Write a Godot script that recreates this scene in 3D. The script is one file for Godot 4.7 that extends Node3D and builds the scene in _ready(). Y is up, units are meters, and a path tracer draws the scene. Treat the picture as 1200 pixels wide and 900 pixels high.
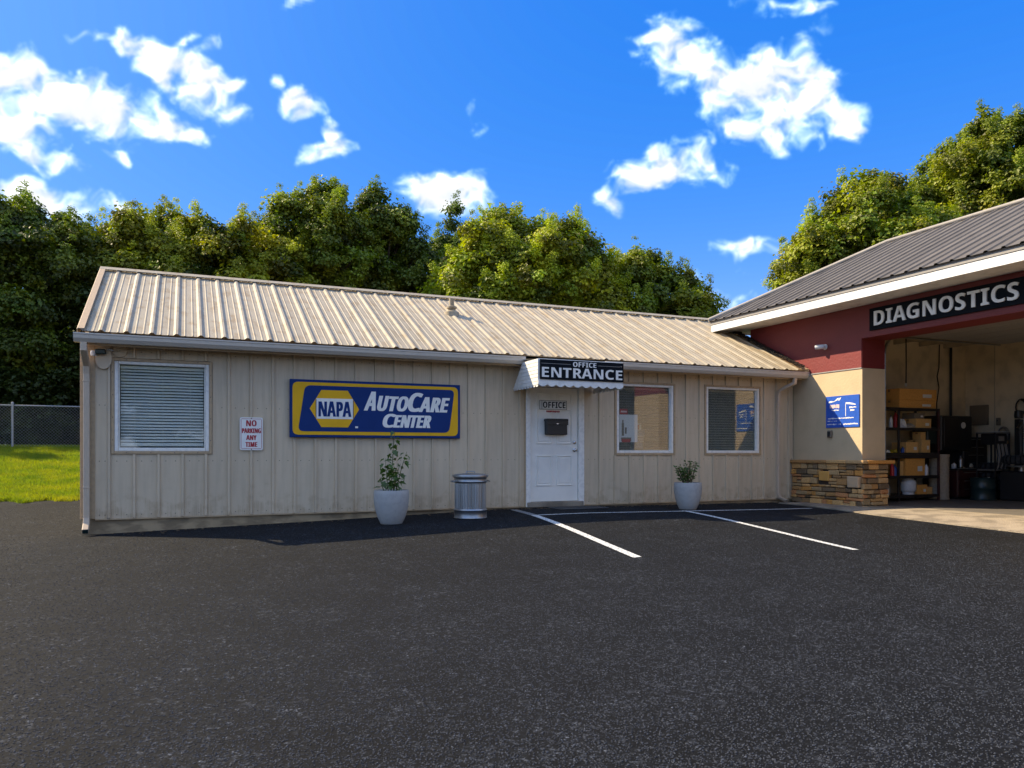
extends Node3D
# Roadside workshop: a long beige metal-clad office wing and a maroon service garage. x runs along the office wall, z towards the camera.

const CAM := Vector3(0.0, 0.935, 12.25)
const YAW := 0.40431          # camera turned to the right of the wall's normal
const GX := 11.63             # west face of the garage

# ---------------------------------------------------------------- mesh builder
class MB:
	var v := PackedVector3Array()
	var n := PackedVector3Array()
	func tri(a: Vector3, b: Vector3, c: Vector3, hint: Vector3) -> void:
		var q := (b - a).cross(c - a)
		if q.length_squared() < 1e-16: return
		q = q.normalized()
		if q.dot(hint) < 0.0:
			v.append(a); v.append(b); v.append(c)
			q = -q
		else:
			v.append(a); v.append(c); v.append(b)
		n.append(q); n.append(q); n.append(q)
	func trin(a: Vector3, b: Vector3, c: Vector3, na: Vector3, nb: Vector3, nc: Vector3) -> void:
		var q := (b - a).cross(c - a)
		if q.length_squared() < 1e-16: return
		if q.dot(na + nb + nc) < 0.0:
			v.append(a); v.append(b); v.append(c); n.append(na); n.append(nb); n.append(nc)
		else:
			v.append(a); v.append(c); v.append(b); n.append(na); n.append(nc); n.append(nb)
	func quad(a: Vector3, b: Vector3, c: Vector3, d: Vector3, hint: Vector3) -> void:
		tri(a, b, c, hint); tri(a, c, d, hint)
	func quadn(a: Vector3, b: Vector3, c: Vector3, d: Vector3, na: Vector3, nb: Vector3, nc: Vector3, nd: Vector3) -> void:
		trin(a, b, c, na, nb, nc); trin(a, c, d, na, nc, nd)
	# box with chamfered edges; jit moves the corners a little (stones)
	func box(c: Vector3, s: Vector3, bev := 0.0, bs := Basis.IDENTITY, jit := 0.0, rng: RandomNumberGenerator = null) -> void:
		var h := s * 0.5
		var b: float = minf(bev, minf(h.x, minf(h.y, h.z)) * 0.9)
		var P := {}
		for i in 8:
			var sg := Vector3(1 if i & 1 else -1, 1 if i & 2 else -1, 1 if i & 4 else -1)
			var j := Vector3.ZERO
			if jit > 0.0: j = Vector3(rng.randf_range(-jit, jit), rng.randf_range(-jit, jit), rng.randf_range(-jit, jit))
			for ax in 3:
				var p := h - Vector3(b, b, b)
				p[ax] = h[ax]
				P[i * 3 + ax] = c + bs * (p * sg + j)
		for ax in 3:
			var u := (ax + 1) % 3
			var w := (ax + 2) % 3
			for sd in [0, 1]:
				var k: int = sd << ax
				var nn := Vector3.ZERO
				nn[ax] = 1.0 if sd == 1 else -1.0
				quad(P[k * 3 + ax], P[(k | (1 << u)) * 3 + ax], P[(k | (1 << u) | (1 << w)) * 3 + ax], P[(k | (1 << w)) * 3 + ax], bs * nn)
		if b <= 0.0: return
		for ax in 3:
			var u := (ax + 1) % 3
			var w := (ax + 2) % 3
			for su in [0, 1]:
				for sw in [0, 1]:
					var k0: int = (su << u) | (sw << w)
					var k1: int = k0 | (1 << ax)
					var nn := Vector3.ZERO
					nn[u] = 1.0 if su == 1 else -1.0
					nn[w] = 1.0 if sw == 1 else -1.0
					quad(P[k0 * 3 + u], P[k1 * 3 + u], P[k1 * 3 + w], P[k0 * 3 + w], bs * nn)
		for i in 8:
			tri(P[i * 3], P[i * 3 + 1], P[i * 3 + 2], bs * Vector3(1 if i & 1 else -1, 1 if i & 2 else -1, 1 if i & 4 else -1))
	func span(a: Vector3, b: Vector3, bev := 0.0) -> void:      # box between two opposite corners
		box((a + b) * 0.5, (b - a).abs(), bev)
	# polygon (x, y) extruded along local z from z0 to z1, through a transform
	func prism(poly: PackedVector2Array, z0: float, z1: float, xf := Transform3D.IDENTITY, caps := true) -> void:
		var area := 0.0
		for i in poly.size():
			var p := poly[i]
			var q := poly[(i + 1) % poly.size()]
			area += p.x * q.y - q.x * p.y
		var sg := 1.0 if area > 0.0 else -1.0
		for i in poly.size():
			var p := poly[i]
			var q := poly[(i + 1) % poly.size()]
			var o := xf.basis * (Vector3(q.y - p.y, p.x - q.x, 0) * sg)
			quad(xf * Vector3(p.x, p.y, z0), xf * Vector3(q.x, q.y, z0), xf * Vector3(q.x, q.y, z1), xf * Vector3(p.x, p.y, z1), o)
		if caps:
			var t := Geometry2D.triangulate_polygon(poly)
			for i in range(0, t.size(), 3):
				var a := poly[t[i]]
				var b := poly[t[i + 1]]
				var c := poly[t[i + 2]]
				tri(xf * Vector3(a.x, a.y, z1), xf * Vector3(b.x, b.y, z1), xf * Vector3(c.x, c.y, z1), xf.basis * Vector3(0, 0, signf(z1 - z0)))
				tri(xf * Vector3(a.x, a.y, z0), xf * Vector3(b.x, b.y, z0), xf * Vector3(c.x, c.y, z0), xf.basis * Vector3(0, 0, -signf(z1 - z0)))
	# profile of (radius, y), turned about the y axis at c
	func lathe(pr: Array, seg: int, c := Vector3.ZERO, bs := Basis.IDENTITY, flute := 0.0) -> void:
		var m := pr.size() - 1
		var nm := []
		for i in m:
			var d: Vector2 = (pr[i + 1] - pr[i])
			nm.append(Vector2(d.y, -d.x).normalized())
		for i in m:
			var n0: Vector2 = nm[i]
			var n1: Vector2 = nm[i]
			if i > 0 and nm[i - 1].dot(nm[i]) > 0.6: n0 = (nm[i - 1] + nm[i]).normalized()
			if i < m - 1 and nm[i + 1].dot(nm[i]) > 0.6: n1 = (nm[i + 1] + nm[i]).normalized()
			for k in seg:
				var a0 := TAU * k / seg
				var a1 := TAU * (k + 1) / seg
				var d0 := Vector3(cos(a0), 0, sin(a0))
				var d1 := Vector3(cos(a1), 0, sin(a1))
				var p: Vector2 = pr[i]
				var q: Vector2 = pr[i + 1]
				var up := Vector3.UP
				quadn(c + bs * (d0 * p.x + up * p.y), c + bs * (d1 * p.x + up * p.y), c + bs * (d1 * q.x + up * q.y), c + bs * (d0 * q.x + up * q.y),
					bs * (d0 * n0.x + up * n0.y), bs * (d1 * n0.x + up * n0.y), bs * (d1 * n1.x + up * n1.y), bs * (d0 * n1.x + up * n1.y))
	# round tube through points; r may be an array of radii
	func tube(pts: Array, r, seg := 8, cap := true) -> void:
		var rings := []
		var last := Vector3.ZERO
		for i in pts.size():
			var d: Vector3
			if i == 0: d = pts[1] - pts[0]
			elif i == pts.size() - 1: d = pts[i] - pts[i - 1]
			else: d = (pts[i + 1] - pts[i]).normalized() + (pts[i] - pts[i - 1]).normalized()
			d = d.normalized()
			var x := last - d * last.dot(d)
			if x.length() < 0.01: x = d.cross(Vector3(0.31, 0.2, 0.93) if absf(d.z) < 0.9 else Vector3(0, 1, 0))
			x = x.normalized()
			last = x
			var y := d.cross(x)
			var rr: float = r[i] if r is Array else r
			var ring := []
			for k in seg:
				var a := TAU * k / seg
				var o := x * cos(a) + y * sin(a)
				ring.append([pts[i] + o * rr, o])
			rings.append(ring)
		for i in pts.size() - 1:
			for k in seg:
				var a: Array = rings[i][k]
				var b: Array = rings[i][(k + 1) % seg]
				var c: Array = rings[i + 1][(k + 1) % seg]
				var d: Array = rings[i + 1][k]
				quadn(a[0], b[0], c[0], d[0], a[1], b[1], c[1], d[1])
		if cap:
			for e in [0, pts.size() - 1]:
				var hint: Vector3 = (pts[0] - pts[1]) if e == 0 else (pts[e] - pts[e - 1])
				for k in seg: tri(pts[e], rings[e][k][0], rings[e][(k + 1) % seg][0], hint)
	# rectangular section w (along side) by d, swept along a path lying in the plane across side
	func duct(pts: Array, side: Vector3, w: float, d: float, bev := 0.008) -> void:
		var rings := []
		for i in pts.size():
			var t: Vector3
			var k := 1.0
			if i == 0: t = (pts[1] - pts[0]).normalized()
			elif i == pts.size() - 1: t = (pts[i] - pts[i - 1]).normalized()
			else:
				var t0: Vector3 = (pts[i] - pts[i - 1]).normalized()
				t = (t0 + (pts[i + 1] - pts[i]).normalized()).normalized()
				k = 1.0 / maxf(t.dot(t0), 0.4)
			var up := side.cross(t).normalized() * k
			var ring := []
			var a := w * 0.5
			var b := d * 0.5
			for q in [Vector2(a - bev, b), Vector2(a, b - bev), Vector2(a, -b + bev), Vector2(a - bev, -b), Vector2(-a + bev, -b), Vector2(-a, -b + bev), Vector2(-a, b - bev), Vector2(-a + bev, b)]:
				ring.append(pts[i] + side * q.x + up * q.y)
			rings.append(ring)
		for i in pts.size() - 1:
			var mid: Vector3 = (pts[i] + pts[i + 1]) * 0.5
			for k in 8:
				var a: Vector3 = rings[i][k]
				var b: Vector3 = rings[i][(k + 1) % 8]
				var c: Vector3 = rings[i + 1][(k + 1) % 8]
				var e: Vector3 = rings[i + 1][k]
				quad(a, b, c, e, (a + b + c + e) * 0.25 - mid)
		for e in [0, pts.size() - 1]:
			for k in range(1, 7): tri(rings[e][0], rings[e][k], rings[e][k + 1], (pts[0] - pts[1]) if e == 0 else (pts[e] - pts[e - 1]))
	# text scaled into a box w x h at (x, y) of the transform's plane, depth along its z; lean shears it to the right
	func text(t: TextMesh, x: float, y: float, w: float, h: float, depth: float, xf: Transform3D, lean := 0.0) -> void:
		var bb := t.get_aabb()
		for s in t.get_surface_count():
			var ar := t.surface_get_arrays(s)
			var vs: PackedVector3Array = ar[Mesh.ARRAY_VERTEX]
			var ns: PackedVector3Array = ar[Mesh.ARRAY_NORMAL]
			var ix = ar[Mesh.ARRAY_INDEX]
			var count: int = ix.size() if ix != null else vs.size()
			for i in range(0, count, 3):
				var p := []
				var hint := Vector3.ZERO
				for j in 3:
					var k: int = ix[i + j] if ix != null else i + j
					var q := (vs[k] - bb.position) / bb.size
					p.append(xf * Vector3(x + q.x * w + lean * q.y * h, y + q.y * h, q.z * depth))
					hint += ns[k]
				tri(p[0], p[1], p[2], xf.basis * hint)
	func mesh() -> ArrayMesh:
		var ar := []
		ar.resize(Mesh.ARRAY_MAX)
		ar[Mesh.ARRAY_VERTEX] = v
		ar[Mesh.ARRAY_NORMAL] = n
		var m := ArrayMesh.new()
		m.add_surface_from_arrays(Mesh.PRIMITIVE_TRIANGLES, ar)
		return m

# ---------------------------------------------------------------- naming helpers
var taken := {}
var M := {}

func numbered(called: String, parent: Node) -> String:
	var key := "%d/%s" % [parent.get_instance_id(), called]
	var k: int = taken.get(key, 0)
	taken[key] = k + 1
	return called if k == 0 else "%s_%03d" % [called, k]

func thing(called: String, label: String, category: String, at := Vector3.ZERO, group := "") -> Node3D:
	var o := Node3D.new()
	o.name = numbered(called, self)
	o.position = at
	add_child(o, true)
	return tag(o, label, category, group)

func tag(o: Node3D, label: String, category: String, group := "") -> Node3D:
	o.set_meta("label", label)
	o.set_meta("category", category)
	if group: o.set_meta("group", group)
	return o

func part(called: String, mb, mat: Material, parent: Node = self, label := "") -> MeshInstance3D:
	var o := MeshInstance3D.new()
	o.mesh = mb.mesh() if mb is MB else mb
	o.material_override = mat
	o.name = numbered(called, parent)
	parent.add_child(o, true)
	if label: o.set_meta("label", label)
	return o

func sub(called: String, parent: Node) -> Node3D:
	var o := Node3D.new()
	o.name = numbered(called, parent)
	parent.add_child(o, true)
	return o

func bx(a: Vector3, b: Vector3, bev := 0.0) -> MB:
	var m := MB.new()
	m.span(a, b, bev)
	return m

# ---------------------------------------------------------------- materials
func L(r: float, g: float, b: float) -> Color: return Color(r, g, b).linear_to_srgb()

func noise(type: int, freq: float, seed_: int, oct := 4) -> FastNoiseLite:
	var f := FastNoiseLite.new()
	f.noise_type = type
	f.frequency = freq
	f.seed = seed_
	f.fractal_octaves = oct
	f.fractal_type = FastNoiseLite.FRACTAL_FBM if oct > 1 else FastNoiseLite.FRACTAL_NONE
	return f

func ntex(f: FastNoiseLite, stops: Array, size := 512) -> NoiseTexture2D:
	var t := NoiseTexture2D.new()
	t.width = size
	t.height = size
	t.seamless = true
	t.noise = f
	var g := Gradient.new()
	var off := PackedFloat32Array()
	var col := PackedColorArray()
	for s in stops:
		off.append(s[0])
		col.append(s[1] if s[1] is Color else L(s[1], s[1], s[1]))
	g.offsets = off
	g.colors = col
	t.color_ramp = g
	return t

func nrm(f: FastNoiseLite, strength: float, size := 512) -> NoiseTexture2D:
	var t := NoiseTexture2D.new()
	t.width = size
	t.height = size
	t.seamless = true
	t.noise = f
	t.as_normal_map = true
	t.bump_strength = strength
	return t

func mk(key: String, col: Color, rough := 0.7, metal := 0.0, tex: Texture2D = null, scale := Vector3.ONE, nm: Texture2D = null, nscale := 0.4) -> StandardMaterial3D:
	var m := StandardMaterial3D.new()
	m.resource_name = key
	m.albedo_color = col
	m.roughness = rough
	m.metallic = metal
	if tex:
		m.albedo_texture = tex
	if nm:
		m.normal_enabled = true
		m.normal_texture = nm
		m.normal_scale = nscale
	if tex or nm:
		m.uv1_triplanar = true
		m.uv1_world_triplanar = true
		m.uv1_scale = scale
	M[key] = m
	return m

func over(m: StandardMaterial3D, tex: Texture2D, scale: Vector3) -> void:      # a second, coarser pattern
	m.detail_enabled = true
	m.detail_albedo = tex
	m.detail_blend_mode = BaseMaterial3D.BLEND_MODE_MUL
	m.detail_uv_layer = BaseMaterial3D.DETAIL_UV_2
	m.uv2_triplanar = true
	m.uv2_world_triplanar = true
	m.uv2_scale = scale

func materials() -> void:
	var S := FastNoiseLite.TYPE_SIMPLEX_SMOOTH
	var blotch := ntex(noise(S, 0.012, 3, 5), [[0.2, 0.78], [0.5, 0.95], [0.8, 1.0]])
	var soft := ntex(noise(S, 0.02, 8, 4), [[0.2, 0.86], [0.55, 0.98], [0.85, 1.0]])
	var faint := ntex(noise(S, 0.008, 88, 4), [[0.2, 0.93], [0.55, 0.99], [0.85, 1.0]])
	var fine := ntex(noise(S, 0.12, 5, 3), [[0.2, 0.82], [0.5, 0.96], [0.8, 1.0]])
	var rust := ntex(noise(S, 0.02, 41, 5), [[0.20, Color(0.90, 0.85, 0.78)], [0.36, Color(0.975, 0.965, 0.95)], [0.55, Color(1, 1, 1)]])
	var dent := nrm(noise(S, 0.01, 12, 3), 6.0)
	var rough_n := nrm(noise(S, 0.15, 14, 3), 5.0, 256)
	var streak := ntex(noise(S, 0.03, 21, 4), [[0.2, 0.90], [0.5, 0.97], [0.8, 1.0]])
	# splash dirt along the foot of the cladding and drip streaks under the eave: 4 m by 4 m, the foot at the bottom row
	var dimg := Image.create_empty(1024, 1024, false, Image.FORMAT_RGB8)
	dimg.fill(Color.WHITE)
	var dn := noise(S, 1.0, 140, 5)
	for row in 1024:
		var h := (1023 - row) / 256.0
		if (h > 0.7 and h < 1.3) or h > 2.6: continue
		for col in 1024:
			var ang := TAU * col / 1024.0
			var p := Vector2(cos(ang), sin(ang))
			var n0 := dn.get_noise_3d(p.x * 3.0, p.y * 3.0, h * 5.0)
			var n2 := dn.get_noise_3d(p.x * 40.0, p.y * 40.0, h * 1.2 + 7.0)
			var am := 0.0
			if h < 0.8: am = clampf((0.22 + 0.5 * n0 - h) / 0.3, 0.0, 1.0) * (0.45 + 0.9 * n2) * 0.33
			else: am = clampf((n2 - 0.12) * 2.2, 0.0, 1.0) * clampf((h - 1.4) / 1.0, 0.0, 1.0) * 0.16
			am = clampf(am + maxf(0.0, 0.06 * n0), 0.0, 0.8)
			dimg.set_pixel(col, row, Color(1, 1, 1).lerp(Color(0.62, 0.53, 0.43), am))
	var dirt := ImageTexture.create_from_image(dimg)
	# office cladding
	for i in 3:
		var k: float = [1.0, 0.955, 1.03][i]
		var m := mk("siding%d" % i, L(0.655 * k, 0.515 * k, 0.345 * k), 0.5, 0.0, streak, Vector3(0.6, 0.06, 0.6), dent, 0.05)
		over(m, dirt, Vector3(0.25, 0.25, 0.25))
		var r := mk("roof%d" % i, L(0.43 * k, 0.365 * k, 0.262 * k), 0.5, 0.0, faint, Vector3(0.9, 0.15, 0.15), dent, 0.04)
		r.metallic_specular = 0.3
		over(r, rust, Vector3(0.45, 0.3, 0.3))
	mk("trim", L(0.50, 0.35, 0.20), 0.5, 0.0, soft, Vector3.ONE)
	mk("cover", L(0.66, 0.52, 0.35), 0.5)
	mk("gutter", L(0.66, 0.57, 0.46), 0.4, 0.0, streak, Vector3(0.5, 3, 3))
	mk("downspout", L(0.58, 0.45, 0.32), 0.45, 0.0, streak, Vector3(2, 0.4, 2))
	mk("white_frame", L(0.90, 0.85, 0.76), 0.4, 0.0, soft, Vector3.ONE)
	mk("white_door", L(0.92, 0.86, 0.75), 0.45, 0.0, faint, Vector3(0.5, 0.5, 0.5))
	mk("screw", L(0.18, 0.15, 0.12), 0.5, 0.6)
	mk("dark", L(0.012, 0.012, 0.013), 0.5)
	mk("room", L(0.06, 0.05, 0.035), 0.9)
	mk("slat_white", L(0.86, 0.86, 0.76), 0.5)
	mk("slat_tan", L(0.30, 0.24, 0.17), 0.5)
	var conc := mk("foundation", L(0.42, 0.30, 0.17), 0.9, 0.0, soft, Vector3(0.4, 0.4, 0.4))
	over(conc, ntex(noise(S, 0.02, 77, 5), [[0.3, 0.62], [0.6, 1.0]]), Vector3(0.22, 0.5, 0.22))
	var slab := mk("concrete", L(0.36, 0.295, 0.215), 0.9, 0.0, fine, Vector3(0.8, 0.8, 0.8), rough_n, 0.5)
	over(slab, ntex(noise(S, 0.012, 31, 5), [[0.25, 0.6], [0.5, 0.9], [0.75, 1.0]]), Vector3(0.28, 0.28, 0.28))
	mk("shop_floor", L(0.17, 0.15, 0.13), 0.55, 0.0, blotch, Vector3(0.4, 0.4, 0.4))
	# garage
	mk("maroon", L(0.185, 0.019, 0.018), 0.6, 0.0, faint, Vector3(0.4, 0.4, 0.4), rough_n, 0.06)
	mk("stucco", L(0.57, 0.43, 0.26), 0.85, 0.0, faint, Vector3(0.5, 0.5, 0.5), rough_n, 0.06)
	mk("shop_wall", L(0.80, 0.67, 0.46), 0.85, 0.0, blotch, Vector3(0.3, 0.3, 0.3))
	mk("shop_ceiling", L(0.55, 0.47, 0.34), 0.85, 0.0, blotch, Vector3(0.3, 0.3, 0.3))
	mk("white_paint", L(0.84, 0.83, 0.80), 0.5, 0.0, ntex(noise(S, 0.012, 61, 4), [[0.2, 0.82], [0.4, 0.96], [0.6, 1.0]]), Vector3(0.5, 0.5, 0.5))
	mk("white_sheet", L(0.84, 0.82, 0.77), 0.42, 0.0, soft, Vector3(0.6, 0.6, 0.6))
	mk("drip", L(0.30, 0.28, 0.26), 0.5, 0.0, soft, Vector3.ONE)
	for i in 3:
		var k: float = [1.0, 0.9, 1.1][i]
		var g := mk("grey_roof%d" % i, L(0.140 * k, 0.124 * k, 0.108 * k), 0.62, 0.0, streak, Vector3(0.25, 0.25, 2.4))
		over(g, blotch, Vector3(0.3, 0.3, 0.3))
		g.metallic_specular = 0.3
	mk("grey_cap", L(0.36, 0.32, 0.27), 0.5, 0.0, soft, Vector3.ONE)
	mk("mortar", L(0.055, 0.043, 0.033), 0.95, 0.0, fine, Vector3.ONE)
	var pal := [[0.42, 0.29, 0.16], [0.33, 0.22, 0.12], [0.50, 0.37, 0.23], [0.22, 0.16, 0.105], [0.30, 0.25, 0.19], [0.12, 0.10, 0.085], [0.46, 0.27, 0.10], [0.38, 0.31, 0.23], [0.40, 0.22, 0.13], [0.17, 0.145, 0.125]]
	for i in pal.size():
		var st := mk("stone%d" % i, L(pal[i][0] * 1.6, pal[i][1] * 1.22, pal[i][2] * 0.72), 0.85, 0.0, ntex(noise(S, 0.05, 90 + i, 5), [[0.2, 0.55], [0.5, 0.88], [0.8, 1.1]], 256), Vector3(3, 5, 3), rough_n, 0.8)
		st.resource_name = "stone"
	mk("stone_gold", L(0.72, 0.36, 0.08), 0.8, 0.0, fine, Vector3(3, 3, 3), rough_n, 0.6)
	mk("stone_pale", L(0.60, 0.41, 0.24), 0.8, 0.0, fine, Vector3(3, 3, 3), rough_n, 0.6)
	# signs
	mk("navy", L(0.012, 0.040, 0.17), 0.5, 0.0, faint, Vector3(0.8, 0.8, 0.8))
	mk("sign_yellow", L(0.88, 0.47, 0.02), 0.5, 0.0, faint, Vector3(0.8, 0.8, 0.8))
	mk("sign_white", L(0.90, 0.86, 0.78), 0.45, 0.0, faint, Vector3(0.8, 0.8, 0.8))
	mk("sign_black", L(0.010, 0.012, 0.015), 0.8).metallic_specular = 0.2
	for k in ["navy", "sign_yellow"]: M[k].metallic_specular = 0.25
	mk("sign_red", L(0.42, 0.02, 0.025), 0.5)
	mk("sign_blue", L(0.02, 0.10, 0.50), 0.4, 0.0, soft, Vector3.ONE)
	mk("pale_pink", L(0.75, 0.55, 0.52), 0.5)
	mk("mailbox", L(0.012, 0.012, 0.012), 0.4, 0.0)
	mk("chrome", L(0.6, 0.58, 0.55), 0.25, 1.0)
	mk("green_black", L(0.012, 0.03, 0.03), 0.35)
	mk("galvanised", L(0.44, 0.45, 0.46), 0.38, 0.9, ntex(noise(FastNoiseLite.TYPE_CELLULAR, 0.05, 7, 1), [[0.0, 0.7], [1.0, 1.0]]), Vector3(4, 4, 4))
	mk("pot", L(0.43, 0.415, 0.39), 0.8, 0.0, ntex(noise(S, 0.02, 15, 5), [[0.25, 0.86], [0.5, 0.96], [0.8, 1.0]]), Vector3(1, 1, 1), rough_n, 0.08)
	mk("soil", L(0.03, 0.02, 0.014), 1.0, 0.0, fine, Vector3(4, 4, 4), rough_n, 1.0)
	for i in 3:
		var k: float = [1.0, 0.75, 1.35][i]
		var lf := mk("leaf%d" % i, L(0.06 * k, 0.105 * k, 0.018 * k), 0.5)
		lf.backlight_enabled = true
		lf.backlight = Color(0.3, 0.4, 0.08)
	mk("stem", L(0.10, 0.12, 0.03), 0.8)
	mk("twig", L(0.12, 0.08, 0.045), 0.85)
	mk("bark", L(0.085, 0.065, 0.048), 0.95, 0.0, blotch, Vector3(2, 0.5, 2), rough_n, 1.0)
	mk("fence_metal", L(0.33, 0.33, 0.33), 0.5, 0.6)
	mk("rubber", L(0.03, 0.03, 0.032), 0.9, 0.0, fine, Vector3(3, 3, 3))
	mk("rubber_edge", L(0.10, 0.10, 0.10), 0.85)
	mk("shelf", L(0.018, 0.013, 0.012), 0.45)
	mk("shelf_red", L(0.06, 0.015, 0.012), 0.45)
	var card := mk("cardboard", L(0.78, 0.38, 0.085), 0.85, 0.0, soft, Vector3(2, 2, 2))
	card.resource_name = "cardboard"
	mk("cardboard_pale", L(0.74, 0.43, 0.14), 0.85, 0.0, soft, Vector3(2, 2, 2))
	mk("tape", L(0.30, 0.15, 0.045), 0.4)
	mk("tank_white", L(0.74, 0.74, 0.72), 0.4, 0.0, soft, Vector3(2, 2, 2))
	mk("drum", L(0.48, 0.40, 0.29), 0.8, 0.0, blotch, Vector3(2, 2, 2))
	mk("tool_red", L(0.05, 0.012, 0.01), 0.4)
	mk("machine", L(0.014, 0.014, 0.015), 0.4)
	mk("steel", L(0.35, 0.34, 0.32), 0.35, 0.8)
	mk("plastic_red", L(0.5, 0.02, 0.02), 0.4)
	mk("plastic_yellow", L(0.6, 0.42, 0.03), 0.4)
	mk("plastic_blue", L(0.03, 0.08, 0.32), 0.4)
	mk("plastic_white", L(0.7, 0.7, 0.7), 0.4)
	mk("panel_brown", L(0.20, 0.16, 0.11), 0.6)
	mk("paper", L(0.72, 0.71, 0.66), 0.8)
	mk("pale_blue", L(0.50, 0.58, 0.68), 0.5)
	var gl := mk("glass", Color(0.55, 0.62, 0.6, 0.10), 0.02)
	gl.transparency = BaseMaterial3D.TRANSPARENCY_ALPHA
	gl.metallic_specular = 0.7
	# asphalt: coated stones a centimetre across, with worn pale specks, over broad blotches
	var cells := noise(FastNoiseLite.TYPE_CELLULAR, 0.105, 5, 1)
	cells.cellular_return_type = FastNoiseLite.RETURN_CELL_VALUE
	cells.cellular_jitter = 1.0
	var bumps := noise(FastNoiseLite.TYPE_CELLULAR, 0.105, 5, 1)
	bumps.cellular_return_type = FastNoiseLite.RETURN_DISTANCE2_SUB
	var at := ntex(cells, [[0.0, 0.42], [0.45, 0.62], [0.80, 0.85], [0.93, 1.15], [0.97, 2.2], [1.0, 3.6]], 2048)
	for ramp in [at.color_ramp]:      # one unit of base colour is 0.27 of white, so that pale specks can be up to 3.6 times it
		for i in ramp.get_point_count(): ramp.set_color(i, L([0.15, 0.45, 0.95, 1.7, 2.6, 3.6][i] * 0.27, [0.15, 0.45, 0.95, 1.7, 2.6, 3.6][i] * 0.27, [0.15, 0.45, 0.95, 1.7, 2.6, 3.6][i] * 0.27))
	var asp := mk("asphalt", L(0.200, 0.228, 0.288), 0.88, 0.0, at, Vector3(0.45, 0.45, 0.45), nrm(bumps, 4.0, 2048), 0.35)  # blue tint in the colour stands in for reflected sky
	asp.metallic_specular = 0.3
	var wide := noise(S, 0.006, 19, 5).get_seamless_image(2048, 2048)      # broad worn zones times coarse stones
	var grit_noise := noise(FastNoiseLite.TYPE_CELLULAR, 0.19, 33, 1)
	grit_noise.cellular_return_type = FastNoiseLite.RETURN_CELL_VALUE
	var grit := grit_noise.get_seamless_image(2048, 2048).get_data()
	var broad := wide.get_data()
	for i in broad.size():
		var g := grit[i]
		var k := 150 if g < 225 else 255
		broad[i] = ((118 + (broad[i] >> 1)) * (k - 70 + (g * 70) / 255)) >> 8
	wide.set_data(2048, 2048, false, Image.FORMAT_L8, broad)
	over(asp, ImageTexture.create_from_image(wide), Vector3(0.11, 0.11, 0.11))
	var line := mk("line_paint", L(0.72, 0.72, 0.70), 0.7, 0.0, ntex(noise(S, 0.06, 23, 5), [[0.30, 0.22], [0.43, 0.82], [0.6, 1.0]]), Vector3(0.9, 0.9, 0.9), nrm(bumps, 4.0, 512), 0.5)
	line.resource_name = "line_paint"
	mk("line_worn", L(0.24, 0.24, 0.24), 0.8, 0.0, ntex(noise(S, 0.06, 29, 5), [[0.25, 0.3], [0.5, 0.9], [0.7, 1.0]]), Vector3(1.2, 1.2, 1.2))
	var lawn := mk("lawn", L(0.085, 0.12, 0.02), 1.0, 0.0, fine, Vector3(1.5, 1.5, 1.5), rough_n, 1.0)
	over(lawn, blotch, Vector3(0.2, 0.2, 0.2))
	var gt := mk("grit", Color.WHITE, 0.88)
	gt.vertex_color_use_as_albedo = true
	gt.metallic_specular = 0.35
	for k in ["foliage", "blade"]:
		var f := mk(k, Color.WHITE, 0.55)
		f.vertex_color_use_as_albedo = true
		f.backlight_enabled = true
		f.backlight = Color(0.85, 0.9, 0.3)

# ---------------------------------------------------------------- ground
func ramp(a: float, b: float, x: float) -> float:
	return smoothstep(a, b, x)

func ground(x: float, z: float) -> float:
	var pts := [Vector2(-1.3, -0.227), Vector2(2.3, -0.13), Vector2(5.0, -0.045), Vector2(6.0, -0.035), Vector2(8.0, -0.055), Vector2(11.6, -0.085)]
	var y: float = pts[0].y
	if x >= pts[5].x: y = pts[5].y
	elif x > pts[0].x:
		for i in 5:
			if x <= pts[i + 1].x:
				y = lerpf(pts[i].y, pts[i + 1].y, (x - pts[i].x) / (pts[i + 1].x - pts[i].x))
				break
	y -= 0.2 * ramp(0.9, 7.0, z) * (1.0 - ramp(9.5, 11.6, x))
	y += 0.23 * clampf(-z / 5.0, 0.0, 1.0)
	y += 1.08 * clampf((-z - 5.0) / 7.6, 0.0, 1.0) + 0.25 * ramp(12.0, 30.0, -z)
	return y

func sheet(xs: Array, zs: Array, lift: float) -> MB:
	var m := MB.new()
	for i in xs.size() - 1:
		for j in zs.size() - 1:
			var q := []
			for c in [[i, j], [i + 1, j], [i + 1, j + 1], [i, j + 1]]:
				q.append(Vector3(xs[c[0]], ground(xs[c[0]], zs[c[1]]) + lift, zs[c[1]]))
			m.quad(q[0], q[1], q[2], q[3], Vector3.UP)
	return m

func steps(a: float, b: float, d: float) -> Array:
	var r := []
	var k := maxi(1, int(round((b - a) / d)))
	for i in k + 1: r.append(a + (b - a) * i / k)
	return r

func stripe(a: Vector2, b: Vector2, w: float) -> MB:
	var m := MB.new()
	var k := 40
	var side := (b - a).orthogonal().normalized() * w * 0.5
	for i in k:
		var p := a.lerp(b, float(i) / k)
		var q := a.lerp(b, float(i + 1) / k)
		var c := []
		for g in [p - side, p + side, q + side, q - side]: c.append(Vector3(g.x, ground(g.x, g.y) + 0.006, g.y))
		m.quad(c[0], c[1], c[2], c[3], Vector3.UP)
	return m

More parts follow.
